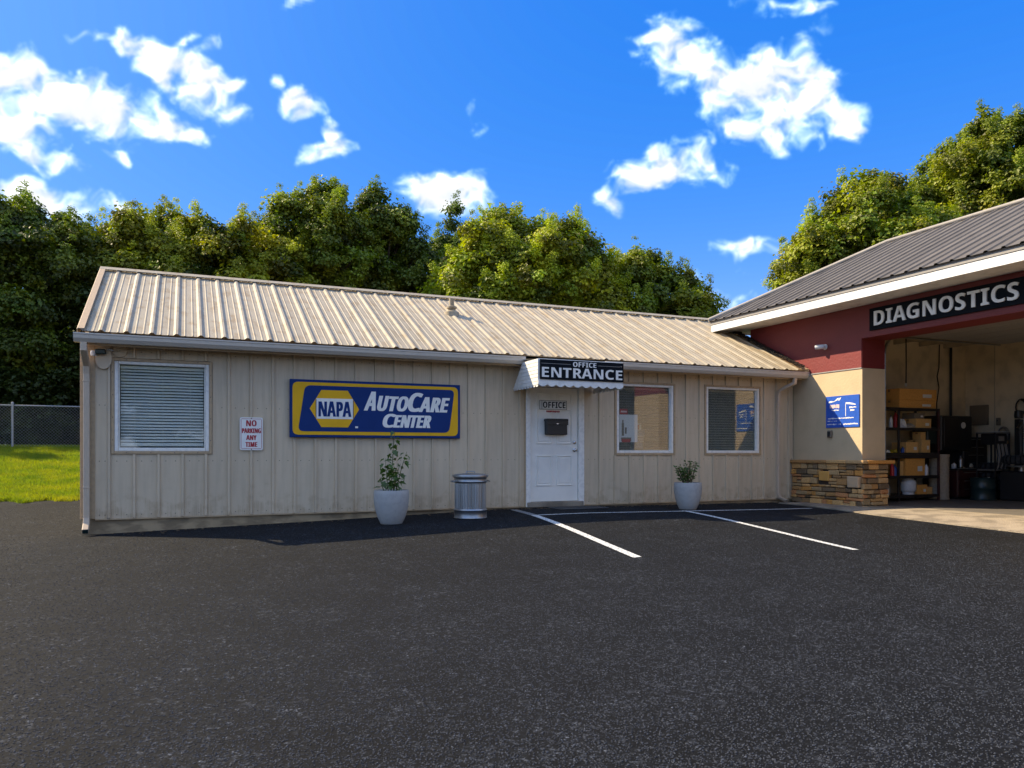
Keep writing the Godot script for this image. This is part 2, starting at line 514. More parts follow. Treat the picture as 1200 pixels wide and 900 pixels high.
func setting() -> void:
	var lot := part("parking_lot", sheet(steps(-45, -6, 3) + steps(-5.75, 12, 0.25) + steps(13, 50, 3), steps(-5, 12, 0.25) + steps(13, 55, 3), 0.0), M.asphalt)
	lot.set_meta("kind", "structure")
	lot.set_meta("label", "dark asphalt car park in front of the office wing")
	part("parking_line", stripe(Vector2(5.035, 1.36), Vector2(4.55, 5.12), 0.105), M.line_paint, lot)
	part("parking_line", stripe(Vector2(7.84, 1.42), Vector2(7.315, 5.55), 0.10), M.line_paint, lot)
	part("parking_line", stripe(Vector2(5.10, 1.38), Vector2(10.52, 1.62), 0.08), M.line_paint, lot)
	part("parking_line", stripe(Vector2(5.17, 0.22), Vector2(5.036, 1.352), 0.13), M.line_worn, lot, "worn grey start of the painted line")
	# stones standing out of the asphalt near the camera
	var rng := RandomNumberGenerator.new()
	rng.seed = 404
	var pb := MB.new()
	var ring := []
	for k in 5: ring.append(Vector3(cos(TAU * k / 5), 0.0, sin(TAU * k / 5)) * rng.randf_range(0.8, 1.1))
	for k in 5:
		var a: Vector3 = ring[k]
		var b: Vector3 = ring[(k + 1) % 5]
		pb.quad(a + Vector3(0, -0.6, 0), b + Vector3(0, -0.6, 0), b * 0.8 + Vector3(0, 0.45, 0), a * 0.8 + Vector3(0, 0.45, 0), a + b)
		pb.tri(a * 0.8 + Vector3(0, 0.45, 0), b * 0.8 + Vector3(0, 0.45, 0), Vector3(0.1, 0.75, 0.1), Vector3.UP)
	var mm := MultiMesh.new()
	mm.transform_format = MultiMesh.TRANSFORM_3D
	mm.use_colors = true
	mm.mesh = pb.mesh()
	mm.instance_count = 260000
	for i in mm.instance_count:
		var r := 1.8 + 15.0 * pow(rng.randf(), 1.75)
		var a := YAW + rng.randf_range(-0.86, 0.86)
		var x := CAM.x + sin(a) * r
		var z := CAM.z - cos(a) * r
		var sz := rng.randf_range(0.0028, 0.0058)
		var b := Basis(Vector3.UP, rng.randf() * TAU) * Basis(Vector3(1, 0, 0), rng.randf_range(-0.4, 0.4))
		mm.set_instance_transform(i, Transform3D(b.scaled_local(Vector3(sz * rng.randf_range(0.9, 1.5), sz * rng.randf_range(0.7, 1.1), sz)), Vector3(x, ground(x, z) + 0.0005, z)))
		var t := rng.randf()
		var k := 0.022 + 0.038 * t * t + (0.07 * rng.randf() if rng.randf() < 0.025 else 0.0)
		mm.set_instance_color(i, Color(k, k * 1.11, k * 1.38))  # bluish like the asphalt, in place of sky reflection
	var grit := MultiMeshInstance3D.new()
	grit.name = "asphalt_grit"
	grit.multimesh = mm
	grit.material_override = M.grit
	lot.add_child(grit)
	grit.set_meta("kind", "stuff")
	# lawn: one sheet to the horizon, lower than the asphalt where that covers it
	var lawn := part("lawn", sheet([-500, -200, -80, -40, -20] + steps(-14, 14, 0.7) + [20, 40, 80, 200, 500], [-500, -200, -80, -40, -24] + steps(-18, -5, 0.65) + [0, 6, 12, 30, 56, 80, 200, 500], -0.03), M.lawn)
	lawn.set_meta("kind", "structure")
	lawn.set_meta("label", "grass bank rising behind the car park to the fence")
	var slab := MB.new()
	var zs := steps(0.32, 9.0, 0.31)
	for i in zs.size() - 1:
		var z0: float = zs[i]
		var z1: float = zs[i + 1]
		var e0: float = lerpf(10.93, 10.52, ramp(0.3, 3.3, z0))
		var e1: float = lerpf(10.93, 10.52, ramp(0.3, 3.3, z1))
		var mid := 11.2
		var a := Vector3(e0, ground(e0, z0) + 0.022, z0)
		var b := Vector3(e1, ground(e1, z1) + 0.022, z1)
		var c := Vector3(mid, lerpf(ground(mid, z1), -0.085, 0.5) + 0.022, z1)
		var d := Vector3(mid, lerpf(ground(mid, z0), -0.085, 0.5) + 0.022, z0)
		var f := Vector3(12.25, -0.062, z1)
		var g := Vector3(12.25, -0.062, z0)
		slab.quad(a, b, c, d, Vector3.UP)
		slab.quad(d, c, f, g, Vector3.UP)
		slab.quad(a, b, b - Vector3(0, 0.1, 0), a - Vector3(0, 0.1, 0), Vector3.LEFT)
		if i == 0: slab.quad(a, d, d - Vector3(0, 0.1, 0), a - Vector3(0, 0.1, 0), Vector3.FORWARD)
	var ap := part("concrete_apron", slab, M.concrete)
	ap.set_meta("kind", "structure")
	ap.set_meta("label", "pale concrete apron along the garage front")

# ---------------------------------------------------------------- sky
func sky_texture() -> ImageTexture:
	var W := 512
	var H := 256
	var small := Image.create_empty(W, H, false, Image.FORMAT_RGBF)
	var sun := Vector3(-0.585, 0.642, -0.495)
	for j in H:
		var el := (0.5 - (j + 0.5) / H) * PI
		for i in W:
			var az := (i + 0.5) / W * TAU
			var d := Vector3(sin(az) * cos(el), sin(el), -cos(az) * cos(el))
			var t := pow(1.0 - clampf(d.y, 0, 1), 3.2)
			var c := Vector3(0.003, 0.071, 0.31).lerp(Vector3(0.06, 0.2, 0.46), t)
			c = c.lerp(Vector3(0.46, 0.49, 0.52), 0.9 * pow(1.0 - clampf(d.y, 0, 1), 11.0))  # pale horizon haze, strong enough to whiten the light on shaded walls
			var g := pow(maxf(0.0, d.dot(sun)), 4.0)
			c += Vector3(0.09, 0.13, 0.11) * g
			if d.y < 0: c = Vector3(0.12, 0.14, 0.12)
			small.set_pixel(i, j, Color(c.x, c.y, c.z).linear_to_srgb())
	small.resize(4096, 2048, Image.INTERPOLATE_BILINEAR)
	small.convert(Image.FORMAT_RGB8)
	var bytes := small.get_data()
	var n1 := noise(FastNoiseLite.TYPE_SIMPLEX_SMOOTH, 1.0, 1234, 6)
	n1.fractal_gain = 0.55
	var n2 := noise(FastNoiseLite.TYPE_SIMPLEX_SMOOTH, 1.0, 77, 2)
	var fwd := Vector3(sin(YAW), 0, -cos(YAW))
	var rgt := Vector3(cos(YAW), 0, sin(YAW))
	# each cloud: axes of its tangent plane, and lobes (x, y, half width, half height, tilt, strength) in that plane
	var groups := []
	var view := []
	for q in [[40, 100, 80, 30, 22, 1.0], [115, 128, 75, 30, 18, 1.1], [175, 150, 60, 17, 8, 0.9], [217, 160, 26, 9, 0, 0.8], [137, 183, 14, 9, 20, 0.8], [5, 140, 62, 34, 28, 1.0], [40, 182, 50, 14, 18, 0.8],
			[50, 236, 90, 20, 6, 1.0], [135, 246, 66, 14, 12, 0.9], [120, 47, 34, 8, 12, 0.75], [185, 76, 50, 22, 38, 1.0], [240, 100, 52, 27, 32, 1.1], [268, 122, 30, 17, 30, 0.9], [215, 45, 10, 16, 50, 0.55], [248, 48, 8, 14, 30, 0.5],
			[354, 120, 22, 21, 30, 0.95], [380, 178, 32, 14, -5, 0.95], [393, 158, 12, 22, -30, 0.85], [320, 102, 9, 9, 0, 0.6], [522, 226, 50, 27, 0, 1.0], [560, 132, 12, 16, 0, 0.4],
			[800, 62, 50, 36, 30, 1.0], [762, 48, 32, 18, -20, 0.9], [900, 105, 80, 40, 8, 1.15], [905, 140, 55, 30, 0, 0.95], [840, 120, 26, 18, 0, 0.7], [988, 142, 24, 18, -20, 0.85],
			[790, 196, 56, 27, -4, 1.0], [716, 235, 24, 15, 20, 0.85], [748, 218, 28, 12, -20, 0.8], [872, 290, 36, 11, -8, 0.7], [836, 350, 36, 12, 0, 0.7], [835, 325, 30, 20, 0, 0.4], [918, 6, 55, 12, 0, 0.55], [958, 42, 34, 12, -30, 0.5]]:
		view.append([(q[0] - 600.0) / 890.0, (531.0 - q[1]) / 890.0, q[2] / 890.0, q[3] / 890.0, -deg_to_rad(q[4]), q[5]])
	groups.append([fwd, rgt, Vector3.UP, view])
	var rng := RandomNumberGenerator.new()
	rng.seed = 9
	for k in 110:  # clouds out of view, numerous to lift and whiten the light in the shade
		var az := rng.randf() * TAU
		var el := rng.randf_range(0.12, 1.25)
		var c := Vector3(sin(az) * cos(el), sin(el), -cos(az) * cos(el))
		if c.dot(fwd) > 0.70: continue
		var r := Vector3.UP.cross(c).normalized() * -1.0
		var lobes := []
		for i in rng.randi_range(3, 7):
			lobes.append([rng.randf_range(-0.16, 0.16), rng.randf_range(-0.07, 0.07), rng.randf_range(0.04, 0.12), rng.randf_range(0.02, 0.055), rng.randf_range(-0.6, 0.3), rng.randf_range(0.8, 1.15)])
		groups.append([c, r, r.cross(c) * -1.0 if (r.cross(c) * -1.0).y > 0 else r.cross(c), lobes])
	for gi in groups.size():
		var g: Array = groups[gi]
		var st := 1 if gi == 0 else 2      # clouds that the photo does not show are drawn half as fine
		var done := {}
		for lb in g[3]:
			var rad: float = maxf(lb[2], lb[3]) * 1.5
			var ctr: Vector3 = (g[0] + g[1] * lb[0] + g[2] * lb[1])
			var cd := ctr.normalized()
			rad /= ctr.length()
			var el := asin(cd.y)
			var az := atan2(cd.x, -cd.z)
			var j0 := int((0.5 - (el + rad) / PI) * 2048)
			var j1 := int((0.5 - (el - rad) / PI) * 2048)
			var dx := rad / maxf(0.15, cos(absf(el) + rad * 0.5))
			var i0 := int((az - dx) / TAU * 4096)
			var i1 := int((az + dx) / TAU * 4096)
			for j in range(maxi(j0, 0) & ~1, mini(j1, 1020), st):
				var e := (0.5 - (j + 0.5) / 2048.0) * PI
				for i in range(i0 & ~1, i1, st):
					var ii := posmod(i, 4096)
					var key := j * 4096 + ii
					if done.has(key): continue
					done[key] = true
					var a := (ii + 0.5) / 4096.0 * TAU
					var d := Vector3(sin(a) * cos(e), sin(e), -cos(a) * cos(e))
					var f: float = d.dot(g[0])
					if f < 0.1: continue
					var x: float = d.dot(g[1]) / f
					var y: float = d.dot(g[2]) / f
					var wx: float = x + 0.014 * n2.get_noise_2d(x * 14.0, y * 14.0)
					var wy: float = y + 0.014 * n2.get_noise_2d(x * 14.0 + 31.0, y * 14.0 - 17.0)
					var body := 0.0
					for q in g[3]:
						var px: float = wx - q[0]
						var py: float = wy - q[1]
						var ca := cos(q[4])
						var sa := sin(q[4])
						var ux: float = (px * ca + py * sa) / q[2]
						var uy: float = (-px * sa + py * ca) / q[3]
						var r2 := ux * ux + uy * uy
						if r2 < 2.2: body = maxf(body, q[5] * (1.0 - r2 / 2.2))
					if body <= 0.0: continue
					var nz := n1.get_noise_3d(wx * 13.0, wy * 17.0, g[0].x * 5.0)
					var nf := n1.get_noise_3d(wx * 44.0 + 9.0, wy * 58.0, 3.0)
					var fld := body * 1.1 + 0.95 * nz + 0.30 * nf - 0.40
					var al := smoothstep(-0.15, 0.80, fld)
					if al <= 0.0: continue
					al *= 0.98
					# brighter where the sun side is open, greyer in the thick
					var deep := smoothstep(0.15, 1.0, fld)
					var rise := nz - n1.get_noise_3d((wx - 0.012) * 13.0, (wy + 0.010) * 17.0, g[0].x * 5.0)
					var lum := clampf(0.57 - 0.18 * deep + 0.55 * rise, 0.37, 0.74)
					var cr := 255.0 * pow(lum * 0.985, 1.0 / 2.2)
					var cg := 255.0 * pow(lum, 1.0 / 2.2)
					var cb := 255.0 * pow(lum * 1.03, 1.0 / 2.2)
					for dj in st:
						for di in st:
							var o := ((j + dj) * 4096 + posmod(ii + di, 4096)) * 3
							bytes[o] = int(lerpf(bytes[o], cr, al))
							bytes[o + 1] = int(lerpf(bytes[o + 1], cg, al))
							bytes[o + 2] = int(lerpf(bytes[o + 2], cb, al))
	return ImageTexture.create_from_image(Image.create_from_data(4096, 2048, false, Image.FORMAT_RGB8, bytes))

# ---------------------------------------------------------------- office wing
const RX := Vector2(-1.36, 11.60)       # roof ends
const EAVE := Vector2(0.43, 2.60)       # z, y
const RIDGE := Vector2(-2.63, 4.12)
var openings := [Rect2(-1.005, 0.92, 1.355, 1.385), Rect2(5.47, -0.5, 1.21, 2.66), Rect2(7.315, 0.895, 1.345, 1.375), Rect2(9.355, 0.895, 1.395, 1.385)]

func clear_spans(x0: float, x1: float, y0: float, y1: float) -> Array:
	var spans := [Vector2(y0, y1)]
	for r in openings:
		if x1 <= r.position.x + 0.002 or x0 >= r.end.x - 0.002: continue
		var out := []
		for s in spans:
			if r.position.y > s.x: out.append(Vector2(s.x, minf(s.y, r.position.y)))
			if r.end.y < s.y: out.append(Vector2(maxf(s.x, r.end.y), s.y))
		spans = []
		for s in out:
			if s.y - s.x > 0.01: spans.append(s)
	return spans

func roof_sheet(w: float) -> ArrayMesh:          # one bay: half a rib, pan with two low ribs, half a rib; x along the eave, y up from the slope, z down the slope
	var top := [Vector2(0, 0.026), Vector2(0.016, 0.026), Vector2(0.046, 0.0), Vector2(w * 0.3, 0.0), Vector2(w * 0.32, 0.006), Vector2(w * 0.36, 0.006), Vector2(w * 0.38, 0.0),
		Vector2(w * 0.62, 0.0), Vector2(w * 0.64, 0.006), Vector2(w * 0.68, 0.006), Vector2(w * 0.7, 0.0), Vector2(w - 0.046, 0.0), Vector2(w - 0.016, 0.026), Vector2(w, 0.026)]
	var poly := PackedVector2Array(top)
	for i in top.size(): poly.append(top[top.size() - 1 - i] - Vector2(0, 0.004))
	var m := MB.new()
	m.prism(poly, 0.0, 1.0)
	return m.mesh()

func window(parent: Node3D, x0: float, x1: float, y0: float, y1: float, slat: Material, count: int, drop: float, tilt: float) -> Node3D:
	var o := sub("window", parent)
	var tr := MB.new()
	var t := 0.04
	for b in [[x0 - t, x0, y0 - t, y1 + t], [x1, x1 + t, y0 - t, y1 + t], [x0, x1, y1, y1 + t], [x0, x1, y0 - t, y0]]:
		tr.span(Vector3(b[0], b[2], -0.03), Vector3(b[1], b[3], 0.024), 0.004)
	part("trim", tr, M.trim, o)
	var sc := MB.new()
	for i in 4:
		var f := (i + 0.5) / 4.0
		for p in [Vector2(lerpf(x0, x1, f), y0 - t * 0.5), Vector2(lerpf(x0, x1, f), y1 + t * 0.5), Vector2(x0 - t * 0.5, lerpf(y0, y1, f)), Vector2(x1 + t * 0.5, lerpf(y0, y1, f))]:
			sc.box(Vector3(p.x, p.y, 0.025), Vector3(0.014, 0.014, 0.008), 0.003)
	part("screw_head", sc, M.screw, o).set_meta("kind", "stuff")
	var fr := MB.new()
	var w := 0.052
	for b in [[x0, x0 + w, y0, y1], [x1 - w, x1, y0, y1], [x0 + w, x1 - w, y1 - w * 0.85, y1], [x0 + w, x1 - w, y0, y0 + w]]:
		fr.span(Vector3(b[0] + 0.001, b[2] + 0.001, -0.06), Vector3(b[1] - 0.001, b[3] - 0.001, 0.014), 0.006)
	for b in [[x0 + w, x0 + w + 0.016, y0 + w, y1 - w * 0.85], [x1 - w - 0.016, x1 - w, y0 + w, y1 - w * 0.85]]:
		fr.span(Vector3(b[0], b[2], -0.06), Vector3(b[1], b[3], -0.012), 0.003)
	part("frame", fr, M.white_frame, o)
	part("pane", bx(Vector3(x0 + w, y0 + w, -0.036), Vector3(x1 - w, y1 - w * 0.85, -0.032)), M.glass, o)
	var top := y1 - w
	var bot := y0 + w + drop
	if slat != M.slat_white: part("pane", bx(Vector3(x0 + w, y0 + w, -0.052), Vector3(x1 - w, y1 - w * 0.85, -0.048)), M.glass, o)  # second pane behind the first, set to strengthen the reflections
	part("blind_rail", bx(Vector3(x0 + w + 0.02, top - 0.045, -0.115), Vector3(x1 - w - 0.02, top, -0.075), 0.005), slat, o)
	var sm := MB.new()
	var len := x1 - x0 - 2 * w - 0.05
	for k in 4:      # a slat, slightly crowned
		var a0 := -0.024 + 0.012 * k
		var h0 := 0.004 * (1.0 - pow(a0 / 0.024, 2.0))
		var h1 := 0.004 * (1.0 - pow((a0 + 0.012) / 0.024, 2.0))
		var u := 0.0009
		sm.quad(Vector3(-len / 2, h0, a0), Vector3(len / 2, h0, a0), Vector3(len / 2, h1, a0 + 0.012), Vector3(-len / 2, h1, a0 + 0.012), Vector3.UP)
		sm.quad(Vector3(-len / 2, h0 - u, a0), Vector3(len / 2, h0 - u, a0), Vector3(len / 2, h1 - u, a0 + 0.012), Vector3(-len / 2, h1 - u, a0 + 0.012), Vector3.DOWN)
	var mesh := sm.mesh()
	var rng := RandomNumberGenerator.new()
	rng.seed = int(x0 * 100.0) + 500
	for i in count:
		var s := part("slat", mesh, slat, o)
		s.position = Vector3((x0 + x1) * 0.5, lerpf(top - 0.07, bot, float(i) / (count - 1)), -0.095)
		s.rotation = Vector3(tilt + rng.randf_range(-0.06, 0.06), 0, rng.randf_range(-0.0015, 0.0015))
	part("blind_bottom_rail", bx(Vector3(x0 + w + 0.02, bot - 0.036, -0.112), Vector3(x1 - w - 0.02, bot - 0.018, -0.078), 0.004), slat, o)
	var cords := MB.new()
	for f in [0.18, 0.5, 0.82]: cords.tube([Vector3(lerpf(x0 + w, x1 - w, f), top, -0.068), Vector3(lerpf(x0 + w, x1 - w, f), bot - 0.02, -0.068)], 0.0018, 4)
	part("blind_cord", cords, slat, o).set_meta("kind", "stuff")
	return o

func office() -> void:
	var o := thing("office_building", "long low beige metal-clad office wing with ribbed tan roof", "building")
	var zb := -5.5
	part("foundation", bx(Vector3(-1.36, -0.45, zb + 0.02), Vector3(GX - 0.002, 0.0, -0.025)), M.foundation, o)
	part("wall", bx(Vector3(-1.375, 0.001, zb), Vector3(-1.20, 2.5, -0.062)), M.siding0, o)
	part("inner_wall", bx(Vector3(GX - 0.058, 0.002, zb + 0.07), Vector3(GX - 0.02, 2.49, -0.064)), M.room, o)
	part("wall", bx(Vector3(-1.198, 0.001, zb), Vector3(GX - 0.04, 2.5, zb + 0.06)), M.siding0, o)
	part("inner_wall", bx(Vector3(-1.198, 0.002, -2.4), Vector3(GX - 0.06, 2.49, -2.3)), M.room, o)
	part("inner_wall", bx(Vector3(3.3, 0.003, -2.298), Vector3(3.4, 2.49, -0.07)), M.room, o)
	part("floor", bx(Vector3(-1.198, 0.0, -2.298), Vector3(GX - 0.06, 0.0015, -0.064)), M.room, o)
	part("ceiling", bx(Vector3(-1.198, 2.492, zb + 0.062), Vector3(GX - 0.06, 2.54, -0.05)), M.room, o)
	part("corner_trim", bx(Vector3(-1.388, 0.0, -0.05), Vector3(-1.201, 2.498, 0.012), 0.004), M.trim, o)
	# gable ends
	for x in [-1.372, GX - 0.10]:
		var g := MB.new()
		g.prism(PackedVector2Array([Vector2(-0.1, 2.502), Vector2(-5.45, 2.502), Vector2(-2.63, 4.04)]), 0.0, 0.05, Transform3D(Basis(Vector3(0, 0, 1), Vector3(0, 1, 0), Vector3(1, 0, 0)), Vector3(x, 0, 0)))
		part("gable", g, M.siding0, o)
	# cladding between battens, cut round the openings
	var xs := [-1.2]
	for k in 40: xs.append(-1.023 + 0.3207 * k)
	xs.append(GX - 0.02)
	var cuts := xs.duplicate()
	for r in openings:
		cuts.append(r.position.x)
		cuts.append(r.end.x)
	cuts.sort()
	var rng := RandomNumberGenerator.new()
	rng.seed = 4
	var pick := 0
	for i in cuts.size() - 1:
		var a: float = cuts[i]
		var b: float = cuts[i + 1]
		if b - a < 0.004: continue
		if xs.has(a): pick = rng.randi() % 3
		for s in clear_spans(a, b, 0.0, 2.5):
			part("siding_panel", bx(Vector3(a, s.x, -0.06), Vector3(b, s.y, 0.0)), M["siding%d" % pick], o)
	var bp := PackedVector2Array([Vector2(-0.021, 0), Vector2(-0.016, 0.030), Vector2(0.016, 0.030), Vector2(0.021, 0)])
	for k in range(1, xs.size() - 1):
		var x: float = xs[k]
		for s in clear_spans(x - 0.02, x + 0.02, 0.0, 2.498):
			var m := MB.new()
			m.prism(bp, s.x + 0.004, s.y, Transform3D(Basis(Vector3(1, 0, 0), Vector3(0, 0, 1), Vector3(0, 1, 0)), Vector3(x, 0, 0.0)))
			for y in [0.07, 0.78, 1.6]:
				if y > s.x and y < s.y: m.box(Vector3(x + 0.032, y, 0.003), Vector3(0.012, 0.012, 0.008), 0.003)
			part("batten", m, M["siding%d" % (k % 3)], o)
	var heads := MB.new()
	for k in range(0, xs.size() - 1):
		for f in [0.3, 0.7]:
			for y in [0.05, 0.82, 1.62, 2.4]:
				var x: float = lerpf(xs[k], xs[k + 1], f)
				if clear_spans(x - 0.01, x + 0.01, y - 0.04, y + 0.04).size() == 1 and not (x > 5.4 and x < 6.75): heads.box(Vector3(x, y, 0.002), Vector3(0.013, 0.013, 0.009), 0.004)
	part("screw_head", heads, M.screw, o).set_meta("kind", "stuff")
	part("base_flashing", bx(Vector3(-1.2, -0.022, -0.03), Vector3(5.48, -0.002, 0.012), 0.003), M.trim, o)
	part("base_flashing", bx(Vector3(6.68, -0.022, -0.03), Vector3(GX - 0.02, -0.002, 0.012), 0.003), M.trim, o)
	window(o, -0.958, 0.305, 0.962, 2.258, M.slat_white, 25, 0.06, 0.72)
	window(o, 7.357, 8.622, 0.935, 2.235, M.slat_tan, 24, 0.0, 0.16)
	window(o, 9.395, 10.712, 0.935, 2.245, M.slat_tan, 24, 0.0, 0.20)
	# door: six raised panels
	var fr := MB.new()
	for b in [[5.504, 5.590, -0.02, 2.16], [6.548, 6.667, -0.02, 2.16], [5.590, 6.548, 2.112, 2.16]]:
		fr.span(Vector3(b[0], b[2], -0.06), Vector3(b[1], b[3], 0.03), 0.006)
	part("door_frame", fr, M.white_frame, o)
	part("door_side", bx(Vector3(5.472, -0.02, -0.055), Vector3(5.503, 2.16, 0.012)), M.trim, o)
	part("door_side", bx(Vector3(6.668, -0.02, -0.055), Vector3(6.678, 2.16, 0.012)), M.trim, o)
	part("threshold", bx(Vector3(5.52, -0.03, -0.05), Vector3(6.65, 0.065, 0.045), 0.01), M.concrete, o)
	var d := sub("door", o)
	part("leaf", bx(Vector3(5.594, 0.07, -0.045), Vector3(6.544, 2.108, -0.005), 0.003), M.white_door, d)
	for px in [[5.72, 6.01], [6.125, 6.415]]:
		for py in [[0.36, 0.885], [1.11, 1.72], [1.80, 2.0]]:
			var m := MB.new()
			var c := Vector3((px[0] + px[1]) * 0.5, (py[0] + py[1]) * 0.5, -0.003)
			var sx: float = px[1] - px[0]
			var sy: float = py[1] - py[0]
			for e in [[c + Vector3(0, sy / 2, 0), Vector3(sx + 0.02, 0.022, 0.026)], [c - Vector3(0, sy / 2, 0), Vector3(sx + 0.02, 0.022, 0.026)], [c + Vector3(sx / 2, 0, 0), Vector3(0.022, sy - 0.022, 0.025)], [c - Vector3(sx / 2, 0, 0), Vector3(0.022, sy - 0.022, 0.025)]]:
				m.box(e[0], e[1], 0.005)
			m.box(c, Vector3(sx - 0.07, sy - 0.07, 0.014), 0.006)
			part("door_panel", m, M.white_door, d)
	var kn := MB.new()
	var fz := Basis(Vector3(1, 0, 0), Vector3(0, 0, 1), Vector3(0, -1, 0))
	kn.lathe([Vector2(0.034, 0), Vector2(0.034, 0.006), Vector2(0.014, 0.012), Vector2(0.012, 0.03), Vector2(0.026, 0.04), Vector2(0.03, 0.055), Vector2(0.022, 0.068), Vector2(0.0, 0.071)], 16, Vector3(6.474, 0.99, -0.004), fz)
	part("knob", kn, M.chrome, d)
	var db := MB.new()
	db.lathe([Vector2(0.032, 0), Vector2(0.032, 0.012), Vector2(0.026, 0.02), Vector2(0.0, 0.021)], 16, Vector3(6.474, 1.13, -0.004), fz)
	part("deadbolt", db, M.chrome, d)
	for y in [0.3, 1.1, 1.9]:
		part("hinge", bx(Vector3(5.586, y - 0.05, -0.006), Vector3(5.60, y + 0.05, 0.006), 0.004), M.chrome, d)
	# roof
	var slope := RIDGE - EAVE
	var len := slope.length()
	var dz := Vector3(0, -slope.y, -slope.x) / len       # down the front slope
	var up := Vector3(0, -slope.x, slope.y) / len
	var bay := 0.3197
	var sheet_mesh := roof_sheet(bay)
	for i in 40:
		var x := -1.093 - bay + bay * i
		if i == 0: x += 0.0
		var p := part("roof_panel", sheet_mesh, M["roof%d" % (rng.randi() % 3)], o)
		p.transform = Transform3D(Basis(Vector3(1, 0, 0), up, dz * (len - 0.02)), Vector3(x + (0.06 if i == 0 else 0.0), RIDGE.y, RIDGE.x))
		if i == 0: p.scale.x = (bay - 0.06) / bay
	var back := MB.new()
	var bz := Vector3(0, -slope.y, slope.x) / len
	back.box(Vector3((RX.x + RX.y) * 0.5, RIDGE.y, RIDGE.x) + bz * (len * 0.5) - Vector3(0, 0.005, 0), Vector3(RX.y - RX.x, 0.02, len), 0.0, Basis(Vector3(1, 0, 0), Vector3(0, -bz.z, bz.y).normalized() * -1.0, bz))
	part("rear_roof", back, M.roof0, o)
	var under := MB.new()
	under.box(Vector3((RX.x + RX.y) * 0.5, RIDGE.y, RIDGE.x) + dz * (len * 0.5 - 0.05) - up * 0.03, Vector3(RX.y - RX.x - 0.06, 0.04, len - 0.14), 0.0, Basis(Vector3(1, 0, 0), up, dz))
	part("roof_deck", under, M.trim, o)
	var cap := MB.new()
	for s in [dz, bz]:
		var u2: Vector3 = up if s == dz else Vector3(0, up.y, -up.z)
		cap.box(Vector3((RX.x + RX.y) * 0.5, RIDGE.y + 0.012, RIDGE.x) + s * 0.075 + u2 * 0.032, Vector3(RX.y - RX.x + 0.03, 0.008, 0.16), 0.002, Basis(Vector3(1, 0, 0), u2, s))
	part("ridge_cap", cap, M.roof1, o)
	for e in [[RX.x - 0.012, RX.x + 0.075], [RX.y - 0.07, RX.y + 0.012]]:
		var rk := MB.new()
		var cx: float = (e[0] + e[1]) * 0.5
		rk.box(Vector3(cx, RIDGE.y, RIDGE.x) + dz * (len * 0.5 + 0.02) + up * 0.04, Vector3(e[1] - e[0], 0.010, len - 0.02), 0.003, Basis(Vector3(1, 0, 0), up, dz))
		var ex: float = e[0] if e[0] < 0 else e[1]
		rk.box(Vector3(ex, RIDGE.y, RIDGE.x) + dz * (len * 0.5 + 0.02) - up * 0.03, Vector3(0.012, 0.13, len - 0.02), 0.003, Basis(Vector3(1, 0, 0), up, dz))
		part("rake_trim", rk, M.trim, o)
	part("fascia", bx(Vector3(RX.x + 0.02, 2.43, 0.29), Vector3(RX.y - 0.02, 2.565, 0.31)), M.trim, o)
	part("soffit", bx(Vector3(RX.x + 0.02, 2.50, -0.05), Vector3(RX.y - 0.02, 2.515, 0.288)), M.trim, o)
	# gutters: the awning interrupts them
	var gp := PackedVector2Array([Vector2(0.315, 2.455), Vector2(0.315, 2.575), Vector2(0.325, 2.575), Vector2(0.325, 2.468), Vector2(0.395, 2.468), Vector2(0.43, 2.515), Vector2(0.443, 2.575), Vector2(0.46, 2.578), Vector2(0.46, 2.56), Vector2(0.452, 2.548), Vector2(0.446, 2.505), Vector2(0.408, 2.455)])
	var gx := Transform3D(Basis(Vector3(0, 0, 1), Vector3(0, 1, 0), Vector3(1, 0, 0)), Vector3.ZERO)
	for e in [[RX.x - 0.06, 5.30], [6.86, RX.y + 0.03]]:
		var g := MB.new()
		g.prism(gp, e[0], e[1], gx)
		for x in [e[0], e[1] - 0.004]: g.prism(PackedVector2Array([Vector2(0.318, 2.458), Vector2(0.318, 2.574), Vector2(0.452, 2.574), Vector2(0.438, 2.505), Vector2(0.404, 2.458)]), x, x + 0.004, gx)
		part("gutter", g, M.gutter, o)
	var ds := MB.new()
	ds.duct([Vector3(-1.30, 2.456, 0.385), Vector3(-1.30, 2.36, 0.385), Vector3(-1.30, 2.18, 0.085), Vector3(-1.30, 2.05, 0.062), Vector3(-1.30, 0.02, 0.062), Vector3(-1.30, -0.07, 0.09), Vector3(-1.30, -0.155, 0.22)], Vector3(1, 0, 0), 0.082, 0.075)
	for y in [1.95, 0.45]: ds.box(Vector3(-1.30, y, 0.062), Vector3(0.09, 0.022, 0.083), 0.003)
	part("downspout", ds, M.downspout, o)
	var sh := MB.new()
	sh.duct([Vector3(-1.30, -0.1555, 0.2208), Vector3(-1.30, -0.159, 0.226)], Vector3(1, 0, 0), 0.07, 0.062, 0.006)
	part("mouth_shade_plate", sh, M.green_black, o)  # dark plate over the pipe end, painted as the shade inside it
	var d2 := MB.new()
	d2.duct([Vector3(11.30, 2.456, 0.385), Vector3(11.30, 2.35, 0.37), Vector3(11.22, 2.27, 0.20), Vector3(11.175, 2.20, 0.085), Vector3(11.17, 2.1, 0.058), Vector3(11.17, 0.10, 0.058), Vector3(11.19, 0.02, 0.075), Vector3(11.30, -0.045, 0.16)], Vector3(1, 0, 0.0), 0.075, 0.065)
	for y in [1.9, 0.8]: d2.box(Vector3(11.17, y, 0.058), Vector3(0.083, 0.022, 0.073), 0.003)
	part("downspout", d2, M.downspout, o)
	# dark leaf debris along the right rake, against the garage
	var deb := MB.new()
